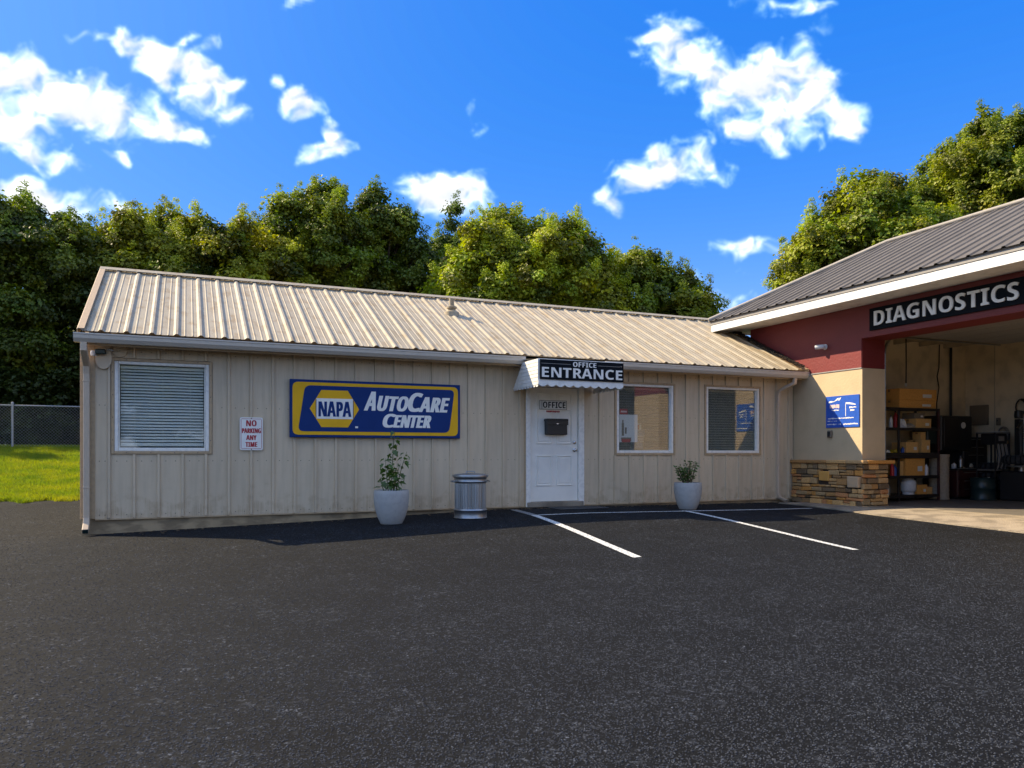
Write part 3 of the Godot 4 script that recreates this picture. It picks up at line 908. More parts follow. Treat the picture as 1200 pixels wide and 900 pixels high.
	for k in 420:
		var t := rng.randf()
		var q := Vector3(RX.y - 0.02 - absf(rng.randfn(0.0, 0.05)) - 0.12 * rng.randf() * rng.randf(), RIDGE.y, RIDGE.x) + dz * (len * lerpf(0.30, 0.97, t)) + up * (0.052 + 0.02 * rng.randf())
		deb.box(q, Vector3(rng.randf_range(0.02, 0.06), 0.012, rng.randf_range(0.02, 0.05)), 0.003, Basis(Vector3(1, 0, 0), up, dz) * Basis(Vector3.UP, rng.randf() * TAU) * Basis(Vector3(1, 0, 0), rng.randf_range(-0.5, 0.5)))
	part("roof_debris", deb, M.soil, o).set_meta("kind", "stuff")
	# roof vent with collar
	var rv := MB.new()
	var vp := Vector3(4.66, 3.60, -1.58)
	rv.lathe([Vector2(0.15, -0.06), Vector2(0.14, 0.03), Vector2(0.075, 0.06), Vector2(0.075, 0.10), Vector2(0.10, 0.105), Vector2(0.10, 0.135), Vector2(0.05, 0.15), Vector2(0.05, 0.29), Vector2(0.042, 0.29), Vector2(0.042, 0.17)], 18, vp)
	part("roof_vent", rv, M.roof2, o)

# ---------------------------------------------------------------- garage
func stone_face(parent: Node, at: Vector3, along: Vector3, out: Vector3, width: float, seed_: int, holes: Array, joint := false) -> void:
	var rng := RandomNumberGenerator.new()
	rng.seed = seed_
	var bs := Basis(along, Vector3.UP, out)
	var y := -0.135
	var top := 0.735
	while y < top - 0.02:
		var h: float = [0.055, 0.075, 0.09, 0.11, 0.13][rng.randi() % 5]
		if top - y - h < 0.05: h = top - y
		var x := 0.0
		while x < width - 0.01:
			var w := rng.randf_range(0.10, 0.33)
			if width - x - w < 0.09: w = width - x
			var split := rng.randf() < 0.18 and h > 0.1
			for k in (2 if split else 1):
				var hh := h * (0.5 if split else 1.0)
				var yc := y + hh * (k + 0.5)
				var c := Vector2(x + w * 0.5, yc)
				var skip := false
				for r in holes:
					if r.grow(0.005).has_point(c): skip = true
				if skip: continue
				var d := rng.randf_range(0.05, 0.085)
				var m := MB.new()
				m.box(Vector3.ZERO, Vector3(w - rng.randf_range(0.008, 0.018), hh - rng.randf_range(0.008, 0.016), d), 0.012, Basis.IDENTITY, 0.006, rng)
				var s := part("stone", m, M["stone%d" % (rng.randi() % 10)], parent)
				s.transform = Transform3D(bs * Basis(Vector3(0, 0, 1), rng.randf_range(-0.025, 0.025)), at + along * c.x + Vector3(0, c.y, 0) + out * (d * 0.5 - 0.012))
			x += w
		y += h
	for i in holes.size():
		var r: Rect2 = holes[i]
		var m := MB.new()
		m.box(Vector3.ZERO, Vector3(r.size.x - 0.014, r.size.y - 0.014, 0.1), 0.012, Basis.IDENTITY, 0.004, rng)
		var s := part("stone", m, M.stone_gold if i == 0 else M.stone_pale, parent, "large square golden stone" if i == 0 else "large square pale stone at the corner")
		s.transform = Transform3D(bs, at + along * r.get_center().x + Vector3(0, r.get_center().y, 0) + out * 0.04)

func garage() -> void:
	var o := thing("service_garage", "maroon and tan service garage with stone base and open bay", "garage")
	var z0 := -1.31
	var z1 := 1.75        # corner of the bay opening
	var z2 := 4.85        # far jamb, outside the frame; the unseen second bay beyond also lights this one
	var z3 := 11.0
	var jx := 12.215
	var ex := 16.86
	# west wall beside the opening, then beyond it
	part("wall", bx(Vector3(GX, -0.3, z0), Vector3(jx, 2.532, z1)), M.stucco, o)
	part("wall", bx(Vector3(GX, -0.3, z2), Vector3(jx, 2.532, 6.05)), M.stucco, o)
	part("wall", bx(Vector3(GX, -0.3, 9.15), Vector3(jx, 2.532, z3)), M.stucco, o)
	part("jamb_band", bx(Vector3(GX + 0.001, 2.537, z2 + 0.002), Vector3(jx - 0.002, 3.075, 6.048)), M.maroon, o)
	part("jamb_band", bx(Vector3(GX + 0.001, 2.537, 9.152), Vector3(jx - 0.002, 3.075, z3)), M.maroon, o)
	part("wall", bx(Vector3(GX - 0.012, 2.535, z0), Vector3(jx - 0.001, 3.80, z1 - 0.008), 0.003), M.maroon, o, "maroon upper wall band")
	part("wall", bx(Vector3(GX - 0.014, 2.52, z0 + 0.01), Vector3(GX + 0.01, 2.545, z1 - 0.006), 0.003), M.drip, o)
	part("lintel", bx(Vector3(GX - 0.026, 3.077, z1 - 0.006), Vector3(jx, 3.80, z2), 0.004), M.maroon, o, "maroon beam over the bay opening")
	part("lintel", bx(Vector3(GX - 0.026, 3.077, z2 + 0.002), Vector3(jx, 3.80, z3), 0.004), M.maroon, o)
	part("jamb_band", bx(Vector3(GX + 0.001, 2.537, z1 - 0.005), Vector3(jx - 0.002, 3.075, z1 + 0.002)), M.maroon, o)
	part("wall", bx(Vector3(jx + 0.002, -0.3, z0), Vector3(ex + 0.2, 3.80, -0.002)), M.shop_wall, o, "plain tan inner wall behind the shelving")
	part("wall", bx(Vector3(ex, -0.3, 0.0), Vector3(ex + 0.2, 3.80, z3)), M.shop_wall, o, "pale rear wall of the bay")
	part("wall", bx(Vector3(jx + 0.002, -0.3, z3 - 0.2), Vector3(ex - 0.002, 3.80, z3)), M.shop_wall, o)
	part("inner_lining", bx(Vector3(jx + 0.001, -0.05, 0.0), Vector3(jx + 0.015, 3.4, z1 - 0.05)), M.shop_wall, o)
	part("wall_seam", bx(Vector3(ex - 0.012, 0.0, 0.70), Vector3(ex - 0.001, 3.4, 0.72)), M.shop_ceiling, o)
	part("floor", bx(Vector3(12.252, -0.3, 0.0), Vector3(ex, -0.064, z3 - 0.2)), M.shop_floor, o)
	part("floor", bx(Vector3(jx + 0.001, -0.3, 0.0), Vector3(12.251, -0.066, z1)), M.shop_floor, o)
	part("ceiling", bx(Vector3(jx + 0.002, 3.46, 0.0), Vector3(ex - 0.002, 3.56, z3 - 0.2)), M.shop_ceiling, o)
	for x in [12.9, 13.7, 14.5, 15.3, 16.1]:
		part("ceiling_joist", bx(Vector3(x, 3.36, 0.01), Vector3(x + 0.05, 3.459, z3 - 0.21)), M.shop_ceiling, o)
	# overhead door rolled up under the ceiling, on two tracks
	var od := sub("overhead_door", o)
	for i in 5:
		part("door_section", bx(Vector3(12.62 + 0.56 * i, 3.17, z1 + 0.12), Vector3(13.165 + 0.56 * i, 3.215, z2 - 0.12), 0.008), M.drip, od)
	for z in [z1 - 0.07, z2 + 0.07]:
		var tk := MB.new()
		var arc := [Vector3(12.29, 0.0, z), Vector3(12.29, 2.85, z)]
		for k in 5: arc.append(Vector3(12.62 - 0.33 * cos(PI / 10 * (k + 1)), 2.85 + 0.33 * sin(PI / 10 * (k + 1)), z))
		arc.append(Vector3(15.6, 3.19, z))
		tk.duct(arc, Vector3(0, 0, 1), 0.045, 0.03, 0.004)
		part("door_track", tk, M.steel, od)
	var tb := MB.new()
	tb.tube([Vector3(12.34, 3.30, z1 + 0.05), Vector3(12.34, 3.30, z2 - 0.05)], 0.035, 10)
	part("torsion_bar", tb, M.steel, od)
	# pipes and cables on the inner walls
	var pipes := MB.new()
	pipes.tube([Vector3(16.30, 3.44, 0.05), Vector3(16.30, 1.70, 0.05)], 0.03, 8)
	part("conduit", pipes, M.machine, o)
	var cab := MB.new()
	cab.tube([Vector3(15.95, 3.44, 0.03), Vector3(15.93, 2.9, 0.03), Vector3(15.87, 2.7, 0.03), Vector3(15.93, 2.45, 0.03), Vector3(15.86, 2.1, 0.03), Vector3(15.84, 1.6, 0.03)], 0.012, 6)
	part("cable", cab, M.machine, o)
	# stone base and caps
	part("stone_backing", bx(Vector3(GX - 0.03, -0.3, 0.03), Vector3(jx + 0.002, 0.735, z1 + 0.03)), M.mortar, o)
	stone_face(o, Vector3(GX - 0.03, 0, 0.02), Vector3(0, 0, 1), Vector3(-1, 0, 0), 1.80, 11, [Rect2(0.77, 0.385, 0.26, 0.2), Rect2(1.47, 0.28, 0.28, 0.22)])
	stone_face(o, Vector3(GX - 0.07, 0, z1 + 0.03), Vector3(1, 0, 0), Vector3(0, 0, 1), jx - GX + 0.08, 23, [])
	var zc := 0.0
	for w in [0.46, 0.52, 0.48, 0.43]:
		part("cap_stone", bx(Vector3(GX - 0.13, 0.735, zc + 0.004), Vector3(GX + 0.0, 0.80, minf(zc + w, 1.89) - 0.004), 0.012), M["stone%d" % [1, 3, 2, 7][int(zc * 2.1) % 4]], o)
		zc += w
	part("cap_stone", bx(Vector3(GX + 0.002, 0.735, z1 - 0.001), Vector3(jx + 0.12, 0.80, 1.886), 0.012), M.stone6, o)
	# soffit, fascia, roof
	var fx := 10.88
	var n0 := -1.75
	part("soffit", bx(Vector3(fx + 0.03, 3.69, n0 + 0.03), Vector3(GX - 0.03, 3.715, z3 + 0.4)), M.white_paint, o)
	part("soffit", bx(Vector3(GX - 0.028, 3.69, n0 + 0.03), Vector3(17.5, 3.715, z0 - 0.002)), M.white_paint, o)
	part("fascia_board", bx(Vector3(fx, 3.66, n0), Vector3(fx + 0.028, 3.815, z3 + 0.4), 0.004), M.white_paint, o)
	part("fascia_board", bx(Vector3(fx + 0.03, 3.66, n0), Vector3(17.6, 3.815, n0 + 0.028), 0.004), M.white_paint, o)
	part("drip_edge", bx(Vector3(fx - 0.012, 3.817, n0 - 0.012), Vector3(fx + 0.03, 3.90, z3 + 0.4), 0.003), M.drip, o)
	part("drip_edge", bx(Vector3(fx + 0.032, 3.817, n0 - 0.012), Vector3(17.6, 3.90, n0 + 0.03), 0.003), M.drip, o)
	var ey := 3.905
	var rx := 14.3
	var ry := 5.60
	var rz := 0.02         # north end of the ridge
	var cx := fx - 0.04
	var cz := n0 - 0.04
	var run := rx - cx
	var up := Vector3(-(ry - ey), run, 0).normalized()
	var sp := 0.27
	var k := 0
	var z := cz
	var rng := RandomNumberGenerator.new()
	rng.seed = 71
	while z < z3 + 0.4:
		# sheet from z to z + sp, cut by the hip line
		var f0 := clampf((z - cz) / (rz - cz), 0.0, 1.0)
		var f1 := clampf((z + sp - cz) / (rz - cz), 0.0, 1.0)
		var m := MB.new()
		var prof := [Vector2(0, 0.024), Vector2(0.018, 0.024), Vector2(0.04, 0), Vector2(sp - 0.04, 0), Vector2(sp - 0.018, 0.024), Vector2(sp, 0.024)]
		for i in prof.size() - 1:
			var a: Vector2 = prof[i]
			var b: Vector2 = prof[i + 1]
			var fa := lerpf(f0, f1, a.x / sp)
			var fb := lerpf(f0, f1, b.x / sp)
			var lo_a := Vector3(cx, ey, z + a.x) + up * a.y
			var lo_b := Vector3(cx, ey, z + b.x) + up * b.y
			var hi_a := Vector3(cx + run * fa, lerpf(ey, ry, fa), z + a.x) + up * a.y
			var hi_b := Vector3(cx + run * fb, lerpf(ey, ry, fb), z + b.x) + up * b.y
			var t := up * 0.005
			m.quad(lo_a, lo_b, hi_b, hi_a, up + Vector3(0, 0, b.y - a.y) * -10.0)
			m.quad(lo_a - t, lo_b - t, hi_b - t, hi_a - t, -up)
			m.quad(lo_a, lo_b, lo_b - t, lo_a - t, Vector3(-1, 0, 0))
		part("roof_panel", m, M["grey_roof%d" % (rng.randi() % 3)], o)
		z += sp
		k += 1
	var rest := MB.new()      # the slopes that face away
	var A := Vector3(cx, ey - 0.02, cz)
	var B := Vector3(2 * rx - cx, ey - 0.02, cz)
	var C := Vector3(rx, ry - 0.02, rz)
	var D := Vector3(rx, ry - 0.02, z3 + 0.4)
	var E2 := Vector3(2 * rx - cx, ey - 0.02, z3 + 0.4)
	var F := Vector3(cx, ey - 0.02, z3 + 0.4)
	for w in [[A, B, C, C, Vector3(0, 1, -1)], [B, E2, D, C, Vector3(1, 1, 0)], [F, E2, D, D, Vector3(0, 0.2, 1)], [A, B, E2, F, Vector3(0, -1, 0)]]:
		rest.quad(w[0], w[1], w[2], w[3], w[4])
	part("rear_roof", rest, M.grey_roof0, o)
	var hip := MB.new()
	hip.tube([A + Vector3(0, 0.05, 0), C + Vector3(0, 0.05, 0), D + Vector3(0, 0.05, 0)], 0.05, 6)
	part("ridge_cap", hip, M.grey_cap, o)
	part("wall", bx(Vector3(GX + 0.01, 3.56, z0 + 0.01), Vector3(ex + 0.19, 3.88, z0 + 0.2)), M.maroon, o)

# ---------------------------------------------------------------- things on the walls
func font(weight := 700) -> Font:
	var f := SystemFont.new()
	f.font_names = PackedStringArray(["Droid Sans"])
	f.font_weight = weight
	return f

func words(t: String, f: Font) -> TextMesh:
	var m := TextMesh.new()
	m.text = t
	m.font = f
	m.font_size = 64
	m.depth = 0.01
	m.curve_step = 2.0
	return m

func rounded(pts: Array, r: float) -> PackedVector2Array:
	var out := PackedVector2Array()
	var n := pts.size()
	for i in n:
		var p: Vector2 = pts[i]
		var a: Vector2 = (pts[(i + n - 1) % n] - p).normalized()
		var b: Vector2 = (pts[(i + 1) % n] - p).normalized()
		for k in 6:
			var t := k / 5.0
			out.append((p + a * r).lerp(p, t).lerp(p.lerp(p + b * r, t), t))
	return out

func signs() -> void:
	# big board: drawn in board units, s to the right, t down
	var o := thing("garage_sign", "wide blue and yellow car care sign left of the office door", "sign", Vector3(1.462, 2.087, 0.0315))
	var W := 2.79
	var H := 0.905
	var q := func(s: float, t: float) -> Vector2: return Vector2(s * W, -t * H)
	part("board", bx(Vector3(0, -H, 0), Vector3(W, 0, 0.05), 0.006), M.navy, o)
	var flat := func(called: String, poly: PackedVector2Array, a: float, b: float, m: Material) -> void:
		var mb := MB.new()
		mb.prism(poly, a, b)
		part(called, mb, m, o)
	flat.call("yellow_border", rounded([q.call(0.015, 0.045), q.call(0.985, 0.045), q.call(0.985, 0.955), q.call(0.015, 0.955)], 0.09), 0.0495, 0.054, M.sign_yellow)
	flat.call("blue_field", rounded([q.call(0.083, 0.10), q.call(0.963, 0.10), q.call(0.929, 0.895), q.call(0.044, 0.895)], 0.09), 0.0535, 0.058, M.navy)
	flat.call("hexagon", PackedVector2Array([q.call(0.108, 0.5), q.call(0.172, 0.175), q.call(0.320, 0.175), q.call(0.385, 0.5), q.call(0.322, 0.82), q.call(0.172, 0.82)]), 0.0575, 0.061, M.sign_yellow)
	flat.call("name_band", PackedVector2Array([q.call(0.145, 0.32), q.call(0.349, 0.32), q.call(0.349, 0.675), q.call(0.145, 0.675)]), 0.0605, 0.064, M.sign_white)
	flat.call("name_band_edge", PackedVector2Array([q.call(0.141, 0.345), q.call(0.144, 0.345), q.call(0.144, 0.66), q.call(0.141, 0.66)]), 0.0605, 0.064, M.navy)
	flat.call("name_band_edge", PackedVector2Array([q.call(0.350, 0.345), q.call(0.353, 0.345), q.call(0.353, 0.66), q.call(0.350, 0.66)]), 0.0605, 0.064, M.navy)
	var heavy := font()
	var tx := Transform3D(Basis.IDENTITY, Vector3(0, 0, 0.0635))
	var put := func(txt: String, s0: float, s1: float, t0: float, t1: float, m: Material, lean: float, zz: float) -> void:
		var mb := MB.new()
		var fat := 0.007 if lean == 0.0 else 0.012
		for k in 3:      # heavy strokes: close copies, each a hair lower than the last
			mb.text(words(txt, heavy), s0 * W + fat * (k - 1), -t1 * H, (s1 - s0) * W - lean * (t1 - t0) * H, (t1 - t0) * H, 0.003 - 0.0003 * k, Transform3D(Basis.IDENTITY, Vector3(0, 0, zz)), lean)
		part("lettering", mb, m, o)
	put.call("NAPA", 0.158, 0.338, 0.37, 0.635, M.navy, 0.0, 0.0635)
	put.call("A", 0.4155, 0.50, 0.175, 0.515, M.sign_white, 0.22, 0.0575)
	put.call("UTO", 0.488, 0.681, 0.245, 0.518, M.sign_white, 0.22, 0.0575)
	put.call("C", 0.668, 0.765, 0.172, 0.522, M.sign_white, 0.22, 0.0575)
	put.call("ARE", 0.742, 0.93, 0.245, 0.520, M.sign_white, 0.22, 0.0575)
	put.call("C", 0.519, 0.600, 0.565, 0.815, M.sign_white, 0.22, 0.0575)
	put.call("ENTER", 0.588, 0.822, 0.585, 0.812, M.sign_white, 0.22, 0.0575)
	var dot := MB.new()
	dot.box(Vector3(0.371 * W, -0.815 * H, 0.0595), Vector3(0.045, 0.03, 0.004), 0.001)
	part("dot", dot, M.sign_white, o)
	# no parking plate
	var np := thing("no_parking_sign", "small white no parking plate with red letters beside the left window", "sign", Vector3(0.735, 0.98, 0.0315))
	var pm := MB.new()
	pm.prism(rounded([Vector2(0, 0), Vector2(0.335, 0), Vector2(0.335, 0.50), Vector2(0, 0.50)], 0.035), 0.0, 0.006)
	part("plate", pm, M.sign_white, np)
	var rim := MB.new()
	for b in [[0.025, 0.02, 0.31, 0.026], [0.025, 0.474, 0.31, 0.48], [0.016, 0.03, 0.022, 0.47], [0.313, 0.03, 0.319, 0.47]]:
		rim.span(Vector3(b[0], b[1], 0.0055), Vector3(b[2], b[3], 0.0075))
	part("border", rim, M.sign_red, np)
	var bold := font()
	var y := 0.365
	for t in [["NO", 0.095, 0.145, 0.092], ["PARKING", 0.033, 0.27, 0.074], ["ANY", 0.095, 0.145, 0.074], ["TIME", 0.085, 0.165, 0.074]]:
		var mb := MB.new()
		for k in 3: mb.text(words(t[0], bold), t[1] + 0.0035 * (k - 1), y, t[2], t[3], 0.002 - 0.0003 * k, Transform3D(Basis.IDENTITY, Vector3(0, 0, 0.0055)))
		part("lettering", mb, M.sign_red, np)
		y -= 0.105
	for p in [Vector2(0.167, 0.485), Vector2(0.167, 0.013)]: part("bolt", bx(Vector3(p.x - 0.008, p.y - 0.008, 0.005), Vector3(p.x + 0.008, p.y + 0.008, 0.012), 0.003), M.screw, np)
	# awning over the door: corrugated white sheet with a scalloped lower edge
	var aw := thing("awning", "white corrugated metal awning with scalloped edge over the office door", "awning", Vector3(5.255, 2.05, 0.0))
	var ax := 1.60
	for sx in [0.0, ax - 0.012]:
		var strips := 7
		var sd := sub("side_panel", aw)
		for k in strips:
			var y0 := 0.43 / strips * k
			var y1 := 0.43 / strips * (k + 1)
			var zb0 := 0.02 + 0.42 * (y0 / 0.43)
			var zb1 := 0.02 + 0.42 * (y1 / 0.43)
			var m := MB.new()
			var xf := Transform3D(Basis(Vector3(0, 0, 1), Vector3(0, 1, 0), Vector3(1, 0, 0)), Vector3(sx, 0, 0))
			m.prism(PackedVector2Array([Vector2(zb0, y0 + 0.004), Vector2(1.05, y0 + 0.004), Vector2(1.05, y1 - 0.004), Vector2(zb1, y1 - 0.004)]), -0.006, 0.012, xf)
			m.prism(PackedVector2Array([Vector2(zb0, y0), Vector2(1.05, y0), Vector2(1.05, y0 + 0.004), Vector2(zb0, y0 + 0.004)]), 0.0, 0.012, xf)
			part("slat", m, M.white_sheet, sd)
		var sc := MB.new()
		for i in 9:
			var zc := 0.08 + 0.115 * i
			var poly := PackedVector2Array()
			for j in 7: poly.append(Vector2(zc - 0.0575 + 0.115 * j / 6.0, -0.035 * sin(PI * j / 6.0)))
			poly.append(Vector2(zc + 0.0575, 0.0))
			sc.prism(PackedVector2Array([Vector2(zc - 0.057, 0.002), Vector2(zc - 0.03, -0.03), Vector2(zc + 0.03, -0.03), Vector2(zc + 0.057, 0.002)]), 0.0, 0.008, Transform3D(Basis(Vector3(0, 0, 1), Vector3(0, 1, 0), Vector3(1, 0, 0)), Vector3(sx, 0, 0)))
		part("scallop", sc, M.white_sheet, sd)
	part("front_panel", bx(Vector3(0.0, 0.02, 1.04), Vector3(ax, 0.43, 1.055), 0.003), M.white_sheet, aw)
	var top := MB.new()
	top.quad(Vector3(0, 0.42, 1.05), Vector3(ax, 0.42, 1.05), Vector3(ax, 0.475, 0.44), Vector3(0, 0.475, 0.44), Vector3.UP)
	top.quad(Vector3(0, 0.41, 1.05), Vector3(ax, 0.41, 1.05), Vector3(ax, 0.465, 0.44), Vector3(0, 0.465, 0.44), Vector3.DOWN)
	top.quad(Vector3(0, 0.475, 0.44), Vector3(ax, 0.475, 0.44), Vector3(ax, 0.40, 0.02), Vector3(0, 0.40, 0.02), Vector3.UP)
	part("top_panel", top, M.white_sheet, aw)
	var val := MB.new()
	var n := 10
	for i in n:
		var x0 := ax / n * i
		var w := ax / n
		var poly := PackedVector2Array([Vector2(x0, 0.075)])
		for j in 9: poly.append(Vector2(x0 + w * j / 8.0, 0.010 - 0.036 * sin(PI * j / 8.0)))
		poly.append(Vector2(x0 + w, 0.075))
		val.prism(poly, 1.056, 1.066)
	part("valance", val, M.white_sheet, aw)
	var es := thing("entrance_sign", "black office entrance board with white letters on the awning front", "sign", Vector3(5.275, 2.142, 1.0665))
	part("board", bx(Vector3(0, 0, 0), Vector3(1.575, 0.325, 0.02), 0.004), M.sign_black, es)
	var med := font()
	for t in [["OFFICE", 0.60, 0.222, 0.44, 0.082], ["ENTRANCE", 0.03, 0.035, 1.515, 0.165]]:
		var mb := MB.new()
		mb.text(words(t[0], med), t[1], t[2], t[3], t[4], 0.006, Transform3D(Basis.IDENTITY, Vector3(0, 0, 0.0195)))
		part("lettering", mb, M.sign_white, es)
	for b in [[0.02, 0.56, 0.255], [1.07, 1.50, 0.255]]:
		part("rule", bx(Vector3(b[0], b[2], 0.0195), Vector3(b[1], b[2] + 0.006, 0.0215)), M.drip, es)
	part("bolt", bx(Vector3(1.515, 0.255, 0.0195), Vector3(1.53, 0.27, 0.027), 0.003), M.chrome, es)
	# door plate and mailbox
	var dp := thing("door_sign", "little white office plate high on the white door", "sign", Vector3(5.765, 1.715, 0.0105))
	part("plate", bx(Vector3(0, 0, 0), Vector3(0.545, 0.165, 0.006), 0.002), M.paper, dp)
	var fr := MB.new()
	for b in [[0.0, 0.157, 0.545, 0.165], [0.0, 0.0, 0.545, 0.008], [0.0, 0.008, 0.008, 0.157], [0.537, 0.008, 0.545, 0.157], [0.045, 0.008, 0.052, 0.157]]: fr.span(Vector3(b[0], b[1], 0.0055), Vector3(b[2], b[3], 0.010))
	part("frame", fr, M.panel_brown, dp)
	var ot := MB.new()
	ot.text(words("OFFICE", bold), 0.07, 0.03, 0.45, 0.11, 0.002, Transform3D(Basis.IDENTITY, Vector3(0, 0, 0.0055)))
	part("lettering", ot, M.sign_black, dp)
	var strip := MB.new()
	var rr := RandomNumberGenerator.new()
	rr.seed = 3
	var xx := 0.14
	while xx < 0.40:
		var w := rr.randf_range(0.008, 0.024)
		strip.span(Vector3(xx, -0.052 + rr.randf_range(0, 0.008), 0.0), Vector3(xx + w, -0.018, 0.003))
		xx += w + 0.006
	part("red_print", strip, M.sign_red, dp)
	var mbx := thing("mailbox", "black metal mailbox on the white office door", "mailbox", Vector3(5.865, 1.262, 0.0105))
	part("body", bx(Vector3(0, 0, 0), Vector3(0.415, 0.25, 0.10), 0.012), M.mailbox, mbx)
	var lid := MB.new()
	lid.box(Vector3(0.2075, 0.262, 0.058), Vector3(0.44, 0.05, 0.13), 0.014)
	lid.box(Vector3(0.2075, 0.215, 0.112), Vector3(0.43, 0.08, 0.012), 0.004)
	part("lid", lid, M.mailbox, mbx)
	part("latch", bx(Vector3(0.185, 0.185, 0.117), Vector3(0.225, 0.205, 0.126), 0.004), M.chrome, mbx)
	# letters over the bay
	var ws := Basis(Vector3(0, 0, 1), Vector3(0, 1, 0), Vector3(-1, 0, 0))      # the garage face: x along +z, z out of the wall
	var dg := thing("diagnostics_sign", "long black diagnostics board with raised white letters over the open bay", "sign", Vector3(GX - 0.027, 3.19, 1.965))
	dg.basis = ws
	part("board", bx(Vector3(0, 0, 0), Vector3(2.98, 0.405, 0.04), 0.005), M.sign_black, dg)
	var dt := MB.new()
	dt.text(words("DIAGNOSTICS", font()), 0.12, 0.072, 2.63, 0.272, 0.022, Transform3D(Basis.IDENTITY, Vector3(0, 0, 0.0395)))
	part("lettering", dt, M.sign_white, dg)
	# blue poster sign with blurred white print
	var bs := thing("blue_sign", "square blue sign with white print on the tan garage wall", "sign", Vector3(GX - 0.002, 1.43, 0.885))
	bs.basis = ws
	part("panel", bx(Vector3(0, 0, 0), Vector3(0.81, 0.615, 0.015), 0.003), M.sign_blue, bs)
	part("divider", bx(Vector3(0.485, 0.21, 0.0145), Vector3(0.497, 0.46, 0.017)), M.sign_white, bs)
	var sw := MB.new()
	for k in 12:
		var a := k / 12.0
		var b := (k + 1) / 12.0
		sw.prism(PackedVector2Array([Vector2(0.08 + 0.24 * a, 0.49 + 0.055 * a * a), Vector2(0.08 + 0.24 * b, 0.49 + 0.055 * b * b), Vector2(0.08 + 0.24 * b, 0.512 + 0.06 * b * b + 0.012 * sin(b * 9)), Vector2(0.08 + 0.24 * a, 0.512 + 0.06 * a * a + 0.012 * sin(a * 9))]), 0.0145, 0.017)
	sw.prism(PackedVector2Array([Vector2(0.31, 0.52), Vector2(0.35, 0.53), Vector2(0.385, 0.585), Vector2(0.335, 0.57)]), 0.0145, 0.017)
	part("swoosh", sw, M.sign_white, bs)
	var sq := MB.new()
	for k in 10:
		var a := k / 10.0
		sq.prism(PackedVector2Array([Vector2(0.49 + 0.24 * a, 0.478 - 0.05 * a * a), Vector2(0.516 + 0.24 * a, 0.478 - 0.05 * a * a), Vector2(0.516 + 0.24 * a, 0.448 - 0.03 * a), Vector2(0.49 + 0.24 * a, 0.448 - 0.03 * a)]), 0.0145, 0.017 - 0.00002 * k)
	part("flag", sq, M.sign_white, bs)
	var rows := [[0.10, 0.375, 0.34, 0.455, M.pale_pink], [0.15, 0.325, 0.33, 0.355, M.sign_white], [0.58, 0.36, 0.74, 0.395, M.sign_white], [0.60, 0.305, 0.70, 0.345, M.sign_white], [0.06, 0.165, 0.68, 0.195, M.sign_white], [0.05, 0.12, 0.36, 0.14, M.sign_white], [0.04, 0.05, 0.27, 0.08, M.sign_white], [0.30, 0.055, 0.38, 0.075, M.sign_white], [0.44, 0.045, 0.78, 0.08, M.sign_white]]
	rr.seed = 8
	for r in rows:
		var m := MB.new()
		var x: float = r[0]
		while x < r[2]:      # illegible strokes
			var w := minf(rr.randf_range(0.012, 0.04), r[2] - x)
			m.span(Vector3(x, r[1] + rr.randf_range(0, 0.012), 0.0145), Vector3(x + w, r[3] - rr.randf_range(0, 0.012), 0.017))
			x += w + rr.randf_range(0.002, 0.008)
		part("print_row", m, r[4], bs)
	# outlet cover
	var ob := thing("outlet_box", "small dark weatherproof outlet box under the blue sign", "outlet box", Vector3(GX - 0.002, 1.235, 0.945))
	ob.basis = ws
	part("cover", bx(Vector3(0, 0, 0), Vector3(0.10, 0.145, 0.05), 0.01), M.panel_brown, ob)
	part("flap", bx(Vector3(0.012, 0.02, 0.049), Vector3(0.088, 0.12, 0.062), 0.008), M.machine, ob)
	# security camera
	var sc := thing("security_camera", "white bullet camera on the maroon garage wall", "camera", Vector3(GX - 0.012, 3.035, 0.87))
	sc.basis = ws
	var cm := MB.new()
	cm.lathe([Vector2(0.055, 0), Vector2(0.055, 0.014), Vector2(0.03, 0.025), Vector2(0.018, 0.05), Vector2(0.018, 0.09), Vector2(0, 0.09)], 16, Vector3.ZERO, Basis(Vector3(1, 0, 0), Vector3(0, 0, 1), Vector3(0, -1, 0)))
	part("mount", cm, M.plastic_white, sc)
	var dirx := Vector3(-0.75, -0.05, 0.65).normalized()
	var side := dirx.cross(Vector3.UP).normalized()
	var cb := MB.new()
	cb.lathe([Vector2(0.0, -0.06), Vector2(0.04, -0.055), Vector2(0.045, -0.03), Vector2(0.045, 0.10), Vector2(0.038, 0.115), Vector2(0.034, 0.10)], 16, Vector3(-0.01, 0.0, 0.10), Basis(side, dirx, side.cross(dirx)))
	part("body", cb, M.plastic_white, sc)
	var cl := MB.new()
	cl.lathe([Vector2(0.034, 0.098), Vector2(0.02, 0.104), Vector2(0.0, 0.105)], 14, Vector3(-0.01, 0.0, 0.10), Basis(side, dirx, side.cross(dirx)))
	part("lens", cl, M.dark, sc)
	# floodlight group beside the left window
	var fl := thing("flood_light", "unlit beige wall light with oval plate and dark sensor by the left window", "wall light", Vector3(-1.09, 2.285, 0.012))
	var pl := MB.new()
	var poly := PackedVector2Array()
	for k in 24: poly.append(Vector2(0.105 * cos(TAU * k / 24), 0.155 * sin(TAU * k / 24)))
	pl.prism(poly, 0.0, 0.045)
	part("plate", pl, M.cover, fl)
	part("sensor_box", bx(Vector3(-0.10, 0.045, 0.045), Vector3(0.035, 0.12, 0.13), 0.015), M.green_black, fl)
	var kb := MB.new()
	kb.lathe([Vector2(0.0, -0.04), Vector2(0.03, -0.035), Vector2(0.036, 0.0), Vector2(0.03, 0.035), Vector2(0.0, 0.04)], 14, Vector3(-0.125, 0.055, 0.10))
